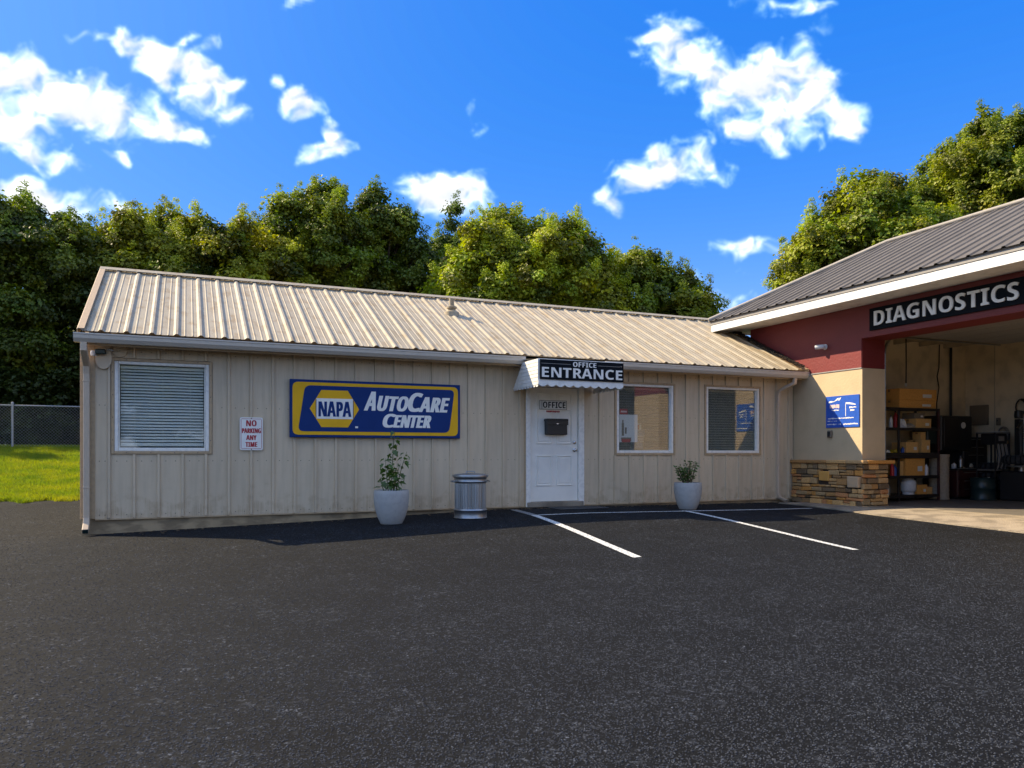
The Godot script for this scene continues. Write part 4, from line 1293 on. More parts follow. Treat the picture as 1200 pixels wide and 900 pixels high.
	kb.tube([Vector3(-0.09, 0.03, 0.04), Vector3(-0.125, 0.05, 0.09)], 0.012, 8)
	part("knob", kb, M.plastic_white, fl)
	var lk := MB.new()
	lk.tube([Vector3(0.05, 0.12, 0.05), Vector3(0.10, 0.115, 0.06), Vector3(0.12, 0.11, 0.05)], 0.014, 8)
	part("knuckle", lk, M.plastic_white, fl)
	var rc := thing("round_cover", "round beige cover plate just above the left window", "cover plate", Vector3(-0.885, 2.40, 0.002))
	var rm := MB.new()
	rm.lathe([Vector2(0.095, 0), Vector2(0.095, 0.018), Vector2(0.085, 0.026), Vector2(0.0, 0.028)], 28, Vector3.ZERO, Basis(Vector3(1, 0, 0), Vector3(0, 0, 1), Vector3(0, -1, 0)))
	part("disc", rm, M.cover, rc)
	part("screw_head", bx(Vector3(-0.006, -0.006, 0.027), Vector3(0.006, 0.006, 0.031), 0.002), M.screw, rc)
	var mo := thing("motion_sensor", "tiny beige sensor dome under the eave above the left window", "sensor", Vector3(-0.33, 2.50, 0.14))
	var mm := MB.new()
	mm.lathe([Vector2(0.05, 0.0), Vector2(0.05, -0.02), Vector2(0.035, -0.03), Vector2(0.04, -0.06), Vector2(0.02, -0.085), Vector2(0.0, -0.09)], 16)
	part("dome", mm, M.trim, mo)

# ---------------------------------------------------------------- things on the ground
func leaf_mesh(lobed: bool) -> MB:          # one leaf in the x-z plane, tip along +x, length 1, folded along its rib
	var m := MB.new()
	var edge: Array = [Vector2(0.0, 0.0), Vector2(0.12, 0.30), Vector2(0.33, 0.24), Vector2(0.48, 0.40), Vector2(0.62, 0.2), Vector2(1.0, 0.0)] if lobed else [Vector2(0.0, 0.0), Vector2(0.2, 0.2), Vector2(0.5, 0.27), Vector2(0.8, 0.15), Vector2(1.0, 0.0)]
	for s in [-1.0, 1.0]:
		for i in edge.size() - 1:
			var a: Vector2 = edge[i]
			var b: Vector2 = edge[i + 1]
			var ya := -0.25 * a.x * a.x
			var yb := -0.25 * b.x * b.x
			m.tri(Vector3(a.x, ya, 0), Vector3(b.x, yb, 0), Vector3(b.x, yb + 0.4 * b.y, s * b.y), Vector3.UP)
			m.tri(Vector3(a.x, ya, 0), Vector3(b.x, yb + 0.4 * b.y, s * b.y), Vector3(a.x, ya + 0.4 * a.y, s * a.y), Vector3.UP)
	return m

func pot(o: Node3D, r: float, h: float) -> void:
	var m := MB.new()
	m.lathe([Vector2(0.0, 0.0), Vector2(r * 0.58, 0.0), Vector2(r * 0.62, 0.012), Vector2(r * 0.78, h * 0.2), Vector2(r * 0.91, h * 0.42), Vector2(r * 0.985, h * 0.65), Vector2(r * 1.0, h * 0.82), Vector2(r * 0.985, h * 0.97), Vector2(r * 0.965, h), Vector2(r * 0.90, h), Vector2(r * 0.885, h * 0.98), Vector2(r * 0.88, h * 0.8)], 36)
	part("pot", m, M.pot, o)
	var s := MB.new()
	var rng := RandomNumberGenerator.new()
	rng.seed = 5
	s.lathe([Vector2(r * 0.885, h * 0.9), Vector2(r * 0.6, h * 0.915), Vector2(r * 0.3, h * 0.92), Vector2(0.0, h * 0.915)], 24)
	for k in 40:
		var a := rng.randf() * TAU
		var q := r * 0.8 * sqrt(rng.randf())
		s.box(Vector3(cos(a) * q, h * 0.915, sin(a) * q), Vector3(0.02, 0.012, 0.016), 0.004)
	part("soil", s, M.soil, o)

func ground_things() -> void:
	var rng := RandomNumberGenerator.new()
	rng.seed = 61
	# tall leafy plant in the left pot
	var p := Vector3(2.80, 0, 1.14)
	p.y = ground(p.x, p.z) - 0.004
	var o := thing("potted_plant", "round grey pot with a tall sparse leafy plant under the blue and yellow sign", "potted plant", p, "round grey pots along the office wall")
	pot(o, 0.262, 0.505)
	var leaf := leaf_mesh(true).mesh()
	var made := 0
	for st in [[Vector3(0.0, 0, 0), Vector3(0.05, 0.93, 0.0), 24], [Vector3(0.06, 0, 0.02), Vector3(0.24, 0.62, -0.02), 20], [Vector3(-0.05, 0, 0.03), Vector3(-0.10, 0.52, 0.05), 16], [Vector3(0.03, 0, -0.04), Vector3(0.12, 0.44, 0.06), 11], [Vector3(-0.10, 0, 0.0), Vector3(-0.17, 0.24, 0.0), 8], [Vector3(0.02, 0, 0.06), Vector3(0.08, 0.30, 0.10), 9]]:
		var a: Vector3 = st[0] + Vector3(0, 0.455, 0)
		var b: Vector3 = st[1] + Vector3(0, 0.455, 0)
		var mid: Vector3 = a.lerp(b, 0.5) + Vector3(-0.02, 0.02, 0.0)
		var pts := []
		for k in 7:
			var t := k / 6.0
			pts.append(a.lerp(mid, t).lerp(mid.lerp(b, t), t))
		var sm := MB.new()
		sm.tube(pts, [0.008, 0.0075, 0.007, 0.006, 0.005, 0.004, 0.003], 6)
		part("stem", sm, M.stem, o)
		for k in st[2]:
			var t: float = lerpf(0.12, 1.0, (k + rng.randf() * 0.8) / st[2])
			var c: Vector3 = a.lerp(mid, t).lerp(mid.lerp(b, t), t)
			var yaw := rng.randf() * TAU
			var size := rng.randf_range(0.075, 0.14) * (1.0 - 0.35 * maxf(0.0, t - 0.7) / 0.3)
			var lf := part("leaf", leaf, M["leaf%d" % (rng.randi() % 3)], o)
			var off := Vector3(cos(yaw), 0.1, -sin(yaw)) * rng.randf_range(0.005, 0.045)
			lf.transform = Transform3D(Basis(Vector3.UP, yaw) * Basis(Vector3(0, 0, 1), rng.randf_range(-0.9, 0.4)) * Basis(Vector3(1, 0, 0), rng.randf_range(-0.7, 0.7)) * Basis.from_scale(Vector3.ONE * size), c + off)
			made += 1
	# bushy plant in the right pot
	p = Vector3(8.16, 0, 1.10)
	p.y = ground(p.x, p.z) - 0.004
	o = thing("potted_plant", "round grey pot with a low bushy green plant between the two right windows", "potted plant", p, "round grey pots along the office wall")
	pot(o, 0.245, 0.475)
	var small := leaf_mesh(false).mesh()
	for k in 17:
		var yaw := rng.randf() * TAU
		var sp := rng.randf_range(0.03, 0.235)
		var h := rng.randf_range(0.26, 0.47) * (1.0 - sp * 0.8)
		var a := Vector3(cos(yaw) * sp * 0.3, 0.43, sin(yaw) * sp * 0.3)
		var b := Vector3(cos(yaw) * sp, 0.43 + h, sin(yaw) * sp)
		var sm := MB.new()
		sm.tube([a, a.lerp(b, 0.55) + Vector3(0, 0.015, 0), b], [0.006, 0.005, 0.003], 5)
		part("stem", sm, M.twig, o)
		for j in 16:
			var t := lerpf(0.2, 1.03, (j + rng.randf()) / 16.0)
			var y2 := rng.randf() * TAU
			var lf := part("leaf", small, M["leaf%d" % (rng.randi() % 3)], o)
			lf.transform = Transform3D(Basis(Vector3.UP, y2) * Basis(Vector3(0, 0, 1), rng.randf_range(-0.3, 0.9)) * Basis(Vector3(1, 0, 0), rng.randf_range(-0.7, 0.7)) * Basis.from_scale(Vector3.ONE * rng.randf_range(0.045, 0.08)), a.lerp(b, t) + Vector3(cos(y2), 0, -sin(y2)) * 0.012)
	# galvanised can
	p = Vector3(4.08, 0, 1.06)
	p.y = ground(p.x, p.z) - 0.003
	o = thing("trash_can", "galvanised metal trash can with lid left of the office door", "trash can", p)
	o.scale = Vector3(0.97, 0.95, 0.97)
	var cm := MB.new()
	var r := 0.262
	cm.lathe([Vector2(0, 0.0), Vector2(r, 0.0), Vector2(r + 0.008, 0.01), Vector2(r, 0.022), Vector2(r, 0.12), Vector2(r + 0.012, 0.135), Vector2(r, 0.15), Vector2(r - 0.008, 0.16)], 48)
	cm.lathe([Vector2(r - 0.008, 0.575), Vector2(r, 0.585), Vector2(r + 0.012, 0.60), Vector2(r, 0.615), Vector2(r + 0.002, 0.655), Vector2(r + 0.014, 0.668), Vector2(r + 0.003, 0.68)], 48)
	var flutes := 36
	for i in flutes * 4:      # fluted middle
		var a0 := TAU * i / (flutes * 4)
		var a1 := TAU * (i + 1) / (flutes * 4)
		var r0 := r - 0.008 - (0.010 if (i % 4) in [1, 2] else 0.0)
		var r1 := r - 0.008 - (0.010 if ((i + 1) % 4) in [1, 2] else 0.0)
		cm.quad(Vector3(cos(a0) * r0, 0.155, sin(a0) * r0), Vector3(cos(a1) * r1, 0.155, sin(a1) * r1), Vector3(cos(a1) * r1, 0.58, sin(a1) * r1), Vector3(cos(a0) * r0, 0.58, sin(a0) * r0), Vector3(cos(a0), 0, sin(a0)))
	part("body", cm, M.galvanised, o)
	var lm := MB.new()
	lm.lathe([Vector2(r + 0.028, 0.672), Vector2(r + 0.032, 0.70), Vector2(r + 0.026, 0.712), Vector2(r - 0.02, 0.720), Vector2(r - 0.10, 0.730), Vector2(0.10, 0.737), Vector2(0, 0.738)], 48)
	part("lid", lm, M.galvanised, o)
	var hm := MB.new()
	hm.tube([Vector3(-0.08, 0.73, 0), Vector3(-0.065, 0.765, 0), Vector3(0.065, 0.765, 0), Vector3(0.08, 0.73, 0)], 0.009, 8)
	part("lid_handle", hm, M.galvanised, o)
	for s in [-1, 1]:
		var sm := MB.new()
		sm.tube([Vector3(s * (r - 0.002), 0.62, -0.07), Vector3(s * (r + 0.05), 0.60, -0.065), Vector3(s * (r + 0.05), 0.60, 0.065), Vector3(s * (r - 0.002), 0.62, 0.07)], 0.007, 8)
		part("side_handle", sm, M.galvanised, o)
	# mat
	p = Vector3(6.33, ground(6.33, 0.42) + 0.004, 0.42)
	o = thing("door_mat", "worn dark rubber mat in front of the office door", "mat", p)
	part("pad", bx(Vector3(-0.48, 0, -0.27), Vector3(0.48, 0.012, 0.27), 0.005), M.rubber, o)
	var em := MB.new()
	for b in [[-0.47, -0.26, 0.47, -0.245], [-0.47, 0.245, 0.47, 0.26], [-0.47, -0.245, -0.455, 0.245], [0.455, -0.245, 0.47, 0.245], [-0.40, -0.19, 0.40, -0.18], [-0.40, 0.18, 0.40, 0.19]]: em.span(Vector3(b[0], 0.0115, b[1]), Vector3(b[2], 0.016, b[3]), 0.0015)
	part("rib", em, M.rubber_edge, o)
	# leaves and grit blown against the wall
	var gm := MB.new()
	for k in 260:
		var x := rng.randf_range(-1.0, 11.2)
		var z := 0.02 + absf(rng.randfn(0.0, 0.14))
		if x > 5.4 and x < 6.9: z += 0.1
		gm.box(Vector3(x, ground(x, z) + 0.006, z), Vector3(rng.randf_range(0.012, 0.05), 0.006, rng.randf_range(0.01, 0.03)), 0.002, Basis(Vector3.UP, rng.randf() * TAU) * Basis(Vector3(1, 0, 0), rng.randf_range(-0.4, 0.4)))
	var gr := part("leaf_litter", gm, M.twig)
	gr.set_meta("kind", "stuff")
	gr.set_meta("label", "dry leaf scraps and grit along the foot of the office wall")

# ---------------------------------------------------------------- what is seen through the windows
func window_things() -> void:
	var o := thing("paper_notice", "white paper notice standing inside the window next to the door", "notice", Vector3(7.45, 1.14, -0.05))
	part("sheet", bx(Vector3(0, 0, 0), Vector3(0.40, 0.52, 0.004)), M.paper, o)
	var m := MB.new()
	for b in [[0.05, 0.12, 0.10, 0.36], [0.06, 0.36, 0.09, 0.42], [0.12, 0.16, 0.16, 0.28], [0.04, 0.02, 0.26, 0.09]]: m.span(Vector3(b[0], b[1], 0.0035), Vector3(b[2], b[3], 0.006))
	part("print", m, M.panel_brown, o)
	part("print", bx(Vector3(0.05, 0.0, 0.0035), Vector3(0.24, 0.06, 0.0065)), M.sign_red, o)
	o = thing("red_notice", "small red card above the white paper notice inside the window", "notice", Vector3(7.46, 1.665, -0.05))
	part("card", bx(Vector3(0, 0, 0), Vector3(0.17, 0.10, 0.004)), M.sign_red, o)
	part("print", bx(Vector3(0.02, 0.035, 0.0035), Vector3(0.15, 0.065, 0.0055)), M.pale_pink, o)
	o = thing("pail", "pale blue pail inside the window next to the door", "pail", Vector3(8.0, 1.02, -0.30))
	m = MB.new()
	m.lathe([Vector2(0, 0), Vector2(0.11, 0), Vector2(0.145, 0.35), Vector2(0.152, 0.355), Vector2(0.15, 0.37), Vector2(0.135, 0.37), Vector2(0.10, 0.02)], 24)
	part("bucket", m, M.pale_blue, o)
	m = MB.new()
	m.lathe([Vector2(0.124, 0.12), Vector2(0.137, 0.25)], 24)
	part("label_band", m, M.paper, o)
	var q := thing("label_card", "white and red card standing in the pale blue pail", "card", Vector3(7.90, 1.37, -0.31))
	part("sheet", bx(Vector3(0, 0, 0), Vector3(0.20, 0.14, 0.006)), M.paper, q)
	part("print", bx(Vector3(0.06, 0.02, 0.0055), Vector3(0.15, 0.11, 0.008)), M.sign_red, q)
	o = thing("desk", "brown counter behind the window next to the door", "counter", Vector3(7.2, 0, -0.62))
	part("top", bx(Vector3(0, 0.985, 0), Vector3(1.7, 1.02, 0.5), 0.006), M.panel_brown, o)
	for x in [0.03, 1.61]: part("side", bx(Vector3(x, 0.002, 0.04), Vector3(x + 0.06, 0.984, 0.46), 0.004), M.panel_brown, o)

# ---------------------------------------------------------------- inside the bay
func carton(at: Vector3, s: Vector3, label: String, mat: Material, turn := 0.0, group := "cardboard boxes on the shelving") -> void:
	var o := thing("cardboard_box", label, "box", at, group)
	o.rotation.y = turn
	part("body", bx(Vector3(-s.x / 2, 0, -s.z / 2), Vector3(s.x / 2, s.y, s.z / 2), 0.004), mat, o)
	part("tape", bx(Vector3(-s.x / 2 - 0.001, s.y * 0.72, -0.03), Vector3(s.x / 2 + 0.001, s.y + 0.002, 0.03)), M.tape, o)
	if s.x > 0.25: part("paper_label", bx(Vector3(s.x * 0.12, s.y * 0.25, s.z / 2), Vector3(s.x * 0.36, s.y * 0.55, s.z / 2 + 0.0015)), M.paper, o)
	part("flap_edge", bx(Vector3(-s.x / 2 - 0.003, s.y - 0.012, -s.z / 2 - 0.003), Vector3(s.x / 2 + 0.003, s.y - 0.004, s.z / 2 + 0.003)), mat, o)

func bottle(at: Vector3, r: float, h: float, mat: Material, label: String, called := "bottle") -> void:
	var o := thing(called, label, "bottle", at)
	var m := MB.new()
	m.lathe([Vector2(0, 0), Vector2(r, 0), Vector2(r, h * 0.62), Vector2(r * 0.85, h * 0.72), Vector2(r * 0.35, h * 0.82), Vector2(r * 0.35, h * 0.9)], 14)
	part("body", m, mat, o)
	m = MB.new()
	m.lathe([Vector2(r * 0.42, h * 0.88), Vector2(r * 0.42, h), Vector2(0, h)], 12)
	part("cap", m, M.machine, o)

func bay_things() -> void:
	var fy := -0.064
	var o := thing("shelving_unit", "tall black metal shelving unit against the inner garage wall", "shelves", Vector3(12.35, fy, 0.36))
	var W := 2.40
	var D := 0.60
	var H := 1.945
	for x in [0.0, W - 0.04]:
		for z in [0.0, D - 0.04]:
			part("upright", bx(Vector3(x, 0, z), Vector3(x + 0.04, H, z + 0.04), 0.003), M.shelf_red if x > 1.0 and z > 0.1 else M.shelf, o)
	part("upright", bx(Vector3(1.18, 0.0, D - 0.041), Vector3(1.22, H, D - 0.002), 0.003), M.shelf, o)
	for y in [0.10, 0.50, 0.98, 1.50, H - 0.03]:
		part("shelf", bx(Vector3(0.002, y, 0.002), Vector3(W - 0.002, y + 0.028, D - 0.001), 0.003), M.shelf, o)
		part("shelf_lip", bx(Vector3(0.041, y - (0.09 if y == 0.98 else 0.03), D - 0.014), Vector3(W - 0.041, y - 0.001, D + 0.002), 0.003), M.shelf, o)
	var s := func(x: float, k: int, z: float) -> Vector3: return Vector3(12.35 + x, fy + [0.128, 0.528, 1.008, 1.528, H - 0.002][k], 0.36 + z)
	carton(s.call(1.80, 4, 0.30), Vector3(1.08, 0.165, 0.5), "wide flat cardboard box, lower of two on top of the shelving", M.cardboard)
	carton(s.call(1.80, 4, 0.30) + Vector3(0, 0.168, 0), Vector3(1.10, 0.235, 0.52), "wide cardboard box, upper of two on top of the shelving", M.cardboard)
	carton(s.call(1.72, 1, 0.34), Vector3(0.58, 0.36, 0.42), "large orange brown box on the shelf above the white gas tank", M.cardboard)
	carton(s.call(1.33, 1, 0.36), Vector3(0.14, 0.30, 0.34), "narrow brown box left of the large box above the gas tank", M.cardboard_pale)
	carton(s.call(1.62, 2, 0.38), Vector3(0.36, 0.22, 0.36), "open brown box, left of two on the middle shelf", M.cardboard_pale)
	carton(s.call(2.05, 2, 0.36), Vector3(0.26, 0.27, 0.36), "tall brown box at the right end of the middle shelf", M.cardboard_pale)
	carton(s.call(1.98, 3, 0.34), Vector3(0.46, 0.20, 0.4), "brown box at the right end of the top shelf", M.cardboard_pale)
	carton(s.call(1.92, 3, 0.34) + Vector3(0, 0.203, 0), Vector3(0.3, 0.12, 0.3), "dark small box stacked at the right end of the top shelf", M.panel_brown)
	carton(s.call(2.10, 2, 0.36) + Vector3(-0.03, 0.273, 0), Vector3(0.15, 0.17, 0.2), "little box standing on the tall brown box of the middle shelf", M.cardboard_pale)
	carton(s.call(1.98, 0, 0.36), Vector3(0.30, 0.2, 0.3), "low brown box right of the gas tank", M.cardboard)
	carton(s.call(2.22, 0, 0.40), Vector3(0.16, 0.15, 0.2), "tiny brown box at the end of the lowest shelf", M.cardboard_pale)
	bottle(s.call(1.30, 3, 0.42), 0.045, 0.36, M.plastic_red, "tall red bottle on the top shelf")
	bottle(s.call(1.14, 3, 0.44), 0.035, 0.26, M.plastic_white, "slim white bottle left of the red bottle")
	bottle(s.call(1.02, 3, 0.36), 0.04, 0.30, M.machine, "black bottle at the left of the top shelf")
	bottle(s.call(1.52, 1, 0.53) + Vector3(0.55, 0, 0), 0.04, 0.26, M.plastic_white, "white spray bottle right of the large orange brown box")
	bottle(s.call(2.18, 1, 0.46), 0.038, 0.22, M.steel, "grey can at the right end of the shelf above the tank")
	bottle(s.call(1.18, 1, 0.5), 0.045, 0.24, M.plastic_blue, "blue bottle left of the narrow brown box")
	bottle(s.call(1.08, 1, 0.52), 0.04, 0.30, M.plastic_red, "dark red bottle left of the blue bottle")
	bottle(s.call(1.41, 2, 0.5), 0.035, 0.13, M.plastic_blue, "small blue bottle beside the open brown box")
	bottle(s.call(0.98, 0, 0.5), 0.05, 0.27, M.steel, "grey bottle at the left of the lowest shelf")
	var rag := func(at: Vector3, sz: Vector3, m: Material, label: String, seed_: int) -> void:
		var rng := RandomNumberGenerator.new()
		rng.seed = seed_
		var mb := MB.new()
		var ring := []
		for i in 5:
			var row := []
			for k in 12:
				var a := TAU * k / 12
				var rr := cos(i * PI / 9.0) * (1.0 + rng.randf_range(-0.22, 0.22))
				row.append(Vector3(cos(a) * sz.x * rr, sin(i * PI / 8.0) * sz.y * (1.0 + rng.randf_range(-0.2, 0.2)), sin(a) * sz.z * rr))
			ring.append(row)
		for i in 4:
			for k in 12: mb.quad(ring[i][k], ring[i][(k + 1) % 12], ring[i + 1][(k + 1) % 12], ring[i + 1][k], ring[i][k])
		for k in range(1, 11): mb.tri(ring[4][0], ring[4][k], ring[4][k + 1], Vector3.UP)
		var t := part("rag", mb, m)
		t.position = at
		tag(t, label, "rag")
	rag.call(s.call(1.48, 3, 0.42), Vector3(0.10, 0.17, 0.10), M.paper, "crumpled pale rag right of the red bottle", 1)
	rag.call(s.call(1.70, 3, 0.42), Vector3(0.12, 0.09, 0.12), M.drum, "flat tan rag in the middle of the top shelf", 2)
	rag.call(s.call(1.22, 2, 0.46), Vector3(0.11, 0.07, 0.1), M.plastic_yellow, "yellow cloth on the middle shelf", 3)
	rag.call(s.call(0.95, 2, 0.46), Vector3(0.10, 0.06, 0.1), M.paper, "grey white cloth at the left of the middle shelf", 4)
	# gas tank on the lowest shelf
	o = thing("gas_tank", "white propane tank with collar on the lowest shelf", "gas tank", Vector3(14.02, fy + 0.129, 0.78))
	var m := MB.new()
	m.lathe([Vector2(0.0, 0.03), Vector2(0.09, 0.03), Vector2(0.14, 0.06), Vector2(0.155, 0.10), Vector2(0.155, 0.24), Vector2(0.14, 0.29), Vector2(0.09, 0.325), Vector2(0.0, 0.335)], 28)
	part("vessel", m, M.tank_white, o)
	m = MB.new()
	m.lathe([Vector2(0.115, 0.0), Vector2(0.12, 0.0), Vector2(0.12, 0.05), Vector2(0.105, 0.05)], 24)
	part("foot_ring", m, M.tank_white, o)
	m = MB.new()
	for k in 20:
		if k in [4, 5, 14, 15]: continue
		var a0 := TAU * k / 20
		var a1 := TAU * (k + 1) / 20
		for rr in [0.095, 0.102]: m.quad(Vector3(cos(a0) * rr, 0.31, sin(a0) * rr), Vector3(cos(a1) * rr, 0.31, sin(a1) * rr), Vector3(cos(a1) * rr, 0.40, sin(a1) * rr), Vector3(cos(a0) * rr, 0.40, sin(a0) * rr), Vector3(cos(a0), 0, sin(a0)))
	m.lathe([Vector2(0.092, 0.40), Vector2(0.105, 0.40), Vector2(0.105, 0.415), Vector2(0.092, 0.415), Vector2(0.092, 0.40)], 24)
	part("collar", m, M.tank_white, o)
	m = MB.new()
	m.lathe([Vector2(0.02, 0.33), Vector2(0.02, 0.37), Vector2(0.035, 0.375), Vector2(0.035, 0.39), Vector2(0.0, 0.39)], 12)
	part("valve", m, M.chrome, o)
	# fibre drum
	o = thing("fibre_drum", "tall pale fibre drum right of the shelving", "drum", Vector3(15.03, fy, 0.72))
	m = MB.new()
	m.lathe([Vector2(0, 0), Vector2(0.205, 0), Vector2(0.205, 0.03), Vector2(0.198, 0.035), Vector2(0.198, 0.92), Vector2(0.207, 0.925), Vector2(0.207, 0.97), Vector2(0.19, 0.975), Vector2(0, 0.965)], 32)
	part("body", m, M.drum, o)
	for y in [0.30, 0.62]:
		m = MB.new()
		m.lathe([Vector2(0.197, y - 0.008), Vector2(0.203, y), Vector2(0.197, y + 0.008)], 32)
		part("hoop", m, M.drum, o)
	# workbench with drawers
	o = thing("workbench", "dark red workbench with steel top beyond the drum", "workbench", Vector3(15.30, fy, 0.35))
	part("cabinet", bx(Vector3(0, 0.05, 0), Vector3(1.0, 0.62, 0.6), 0.008), M.tool_red, o)
	part("top", bx(Vector3(-0.03, 0.622, -0.03), Vector3(1.03, 0.66, 0.64), 0.006), M.machine, o)
	for i in 3:
		var dr := sub("drawer", o)
		part("front", bx(Vector3(0.03, 0.08 + 0.178 * i, 0.598), Vector3(0.97, 0.245 + 0.178 * i, 0.612), 0.004), M.tool_red, dr)
		part("handle", bx(Vector3(0.2, 0.21 + 0.178 * i, 0.611), Vector3(0.8, 0.225 + 0.178 * i, 0.63), 0.004), M.steel, dr)
	for x in [0.05, 0.87]: part("foot", bx(Vector3(x, 0, 0.05), Vector3(x + 0.08, 0.049, 0.55)), M.machine, o)
	bottle(Vector3(15.72, fy + 0.66, 0.72), 0.045, 0.30, M.steel, "tall grey bottle on the red workbench")
	bottle(Vector3(15.46, fy + 0.66, 0.75), 0.05, 0.14, M.plastic_white, "squat white jar at the left of the red workbench")
	bottle(Vector3(15.95, fy + 0.66, 0.80), 0.04, 0.12, M.drum, "small tan can at the right of the red workbench")
	var t := thing("tool_tray", "shallow steel tray of tools on the red workbench", "tray", Vector3(15.50, fy + 0.66, 0.82))
	part("tray", bx(Vector3(-0.14, 0, 0.02), Vector3(0.42, 0.012, 0.14), 0.003), M.steel, t)
	for k in 4: part("tool", bx(Vector3(-0.10 + 0.12 * k, 0.013, 0.04), Vector3(-0.03 + 0.12 * k, 0.035, 0.11), 0.006), M.chrome if k % 2 else M.machine, t)
	# black cabinet machine behind the bench
	o = thing("analyser", "big black cabinet machine standing behind the workbench", "machine", Vector3(15.25, fy, 0.06))
	part("column", bx(Vector3(0.1, 0, 0), Vector3(0.95, 1.05, 0.26), 0.01), M.machine, o)
	part("hood", bx(Vector3(0, 1.052, 0.0), Vector3(1.0, 1.83, 0.55), 0.02), M.machine, o)
	part("side_tray", bx(Vector3(-0.30, 1.20, 0.05), Vector3(-0.002, 1.58, 0.45), 0.02), M.green_black, o)
	m = MB.new()
	m.lathe([Vector2(0.07, 0), Vector2(0.07, 0.012), Vector2(0.0, 0.013)], 20, Vector3(0.70, 1.62, 0.549), Basis(Vector3(1, 0, 0), Vector3(0, 0, 1), Vector3(0, -1, 0)))
	part("dial", m, M.paper, o)
	part("door_panel", bx(Vector3(0.08, 1.14, 0.549), Vector3(0.55, 1.76, 0.562), 0.008), M.shelf, o)
	# service cart with hoses
	o = thing("service_cart", "grey service cart with hanging hoses right of the black cabinet", "cart", Vector3(15.85, fy, 0.98))
	for x in [0.0, 0.46]:
		for z in [0.0, 0.40]: part("post", bx(Vector3(x, 0.08, z), Vector3(x + 0.03, 1.45, z + 0.03), 0.003), M.machine, o)
	for y in [0.12, 0.62, 1.42]: part("deck", bx(Vector3(0.0, y, 0.0), Vector3(0.49, y + 0.03, 0.43), 0.004), M.steel if y > 0.5 else M.machine, o)
	part("gauge_box", bx(Vector3(0.06, 1.18, 0.06), Vector3(0.43, 1.418, 0.40), 0.015), M.machine, o)
	part("display", bx(Vector3(0.15, 1.26, 0.399), Vector3(0.33, 1.36, 0.408), 0.003), M.drip, o)
	for k in 7:
		m = MB.new()
		var x := 0.06 + 0.06 * k
		m.tube([Vector3(x, 1.20, 0.41), Vector3(x + 0.015, 0.95, 0.44), Vector3(x - 0.01, 0.75, 0.43), Vector3(x, 0.66, 0.40)], 0.014, 6)
		part("hose", m, M.drip if k % 2 else M.machine, o)
	for x in [0.03, 0.43]:
		for z in [0.04, 0.36]:
			m = MB.new()
			m.lathe([Vector2(0, -0.015), Vector2(0.04, -0.015), Vector2(0.04, 0.015), Vector2(0, 0.015)], 14, Vector3(x, 0.04, z), Basis(Vector3(0, 1, 0), Vector3(1, 0, 0), Vector3(0, 0, -1)))
			part("caster", m, M.rubber, o)
	t = thing("paper_stack", "papers lying on top of the service cart", "papers", Vector3(16.10, fy + 1.451, 1.08))
	for k in 3: part("sheet", bx(Vector3(0.02 * k, 0.006 * k, 0.02 * k), Vector3(0.28 + 0.03 * k, 0.005 + 0.006 * k, 0.24)), M.paper, t)
	# tyre changer
	o = thing("tyre_changer", "black tyre changer with swing arm at the right of the bay", "machine", Vector3(15.80, fy, 1.52))
	part("base", bx(Vector3(0, 0, 0), Vector3(0.55, 0.62, 0.6), 0.03), M.machine, o)
	m = MB.new()
	m.lathe([Vector2(0.0, 0.62), Vector2(0.06, 0.62), Vector2(0.06, 0.70), Vector2(0.26, 0.71), Vector2(0.27, 0.74), Vector2(0.0, 0.75)], 24, Vector3(0.25, 0, 0.32))
	part("turntable", m, M.steel, o)
	part("column", bx(Vector3(0.42, 0.6, 0.05), Vector3(0.54, 1.72, 0.17), 0.01), M.machine, o)
	m = MB.new()
	m.tube([Vector3(0.48, 1.60, 0.11), Vector3(0.35, 1.62, 0.25), Vector3(0.15, 1.50, 0.30)], 0.035, 8)
	m.tube([Vector3(0.25, 1.55, 0.28), Vector3(0.25, 0.95, 0.30)], 0.022, 8)
	part("swing_arm", m, M.machine, o)
	m = MB.new()
	m.lathe([Vector2(0, -0.06), Vector2(0.08, -0.06), Vector2(0.09, 0.0), Vector2(0.08, 0.10), Vector2(0, 0.12)], 14, Vector3(0.48, 1.80, 0.11))
	part("air_head", m, M.machine, o)
	m = MB.new()
	for k in 24:
		var a := TAU * k / 24
		var b := TAU * (k + 1) / 24
		m.tube([Vector3(0.25 + cos(a) * 0.27, 0.86, 0.32 + sin(a) * 0.27), Vector3(0.25 + cos(b) * 0.27, 0.86, 0.32 + sin(b) * 0.27)], 0.10, 10, false)
	var ty := part("tyre", m, M.rubber)
	ty.position = o.position
	tag(ty, "black tyre lying on the tyre changer", "tyre")
	t = thing("white_plate", "narrow white plate with red print propped at the foot of the workbench", "plate", Vector3(15.80, fy + 0.345, 1.03))
	part("plate", bx(Vector3(-0.10, 0, 0), Vector3(0.22, 0.10, 0.01), 0.003), M.drum, t)
	part("print", bx(Vector3(-0.08, 0.025, 0.0095), Vector3(0.09, 0.075, 0.012)), M.sign_red, t)
	part("stand", bx(Vector3(-0.08, -0.345, -0.08), Vector3(0.20, -0.002, -0.002), 0.005), M.machine, t)
	# white cabinet and wall panel on the rear wall
	o = thing("white_cabinet", "white upright cabinet at the rear wall of the bay", "cabinet", Vector3(16.40, fy, 1.50))
	part("body", bx(Vector3(0, 0, 0), Vector3(0.42, 1.79, 0.55), 0.008), M.plastic_white, o)
	part("door", bx(Vector3(-0.012, 0.06, 0.02), Vector3(-0.001, 1.75, 0.53), 0.004), M.plastic_white, o)
	for k in 5: part("vent_slot", bx(Vector3(-0.016, 1.30 + 0.05 * k, 0.12), Vector3(-0.011, 1.32 + 0.05 * k, 0.42)), M.steel, o)
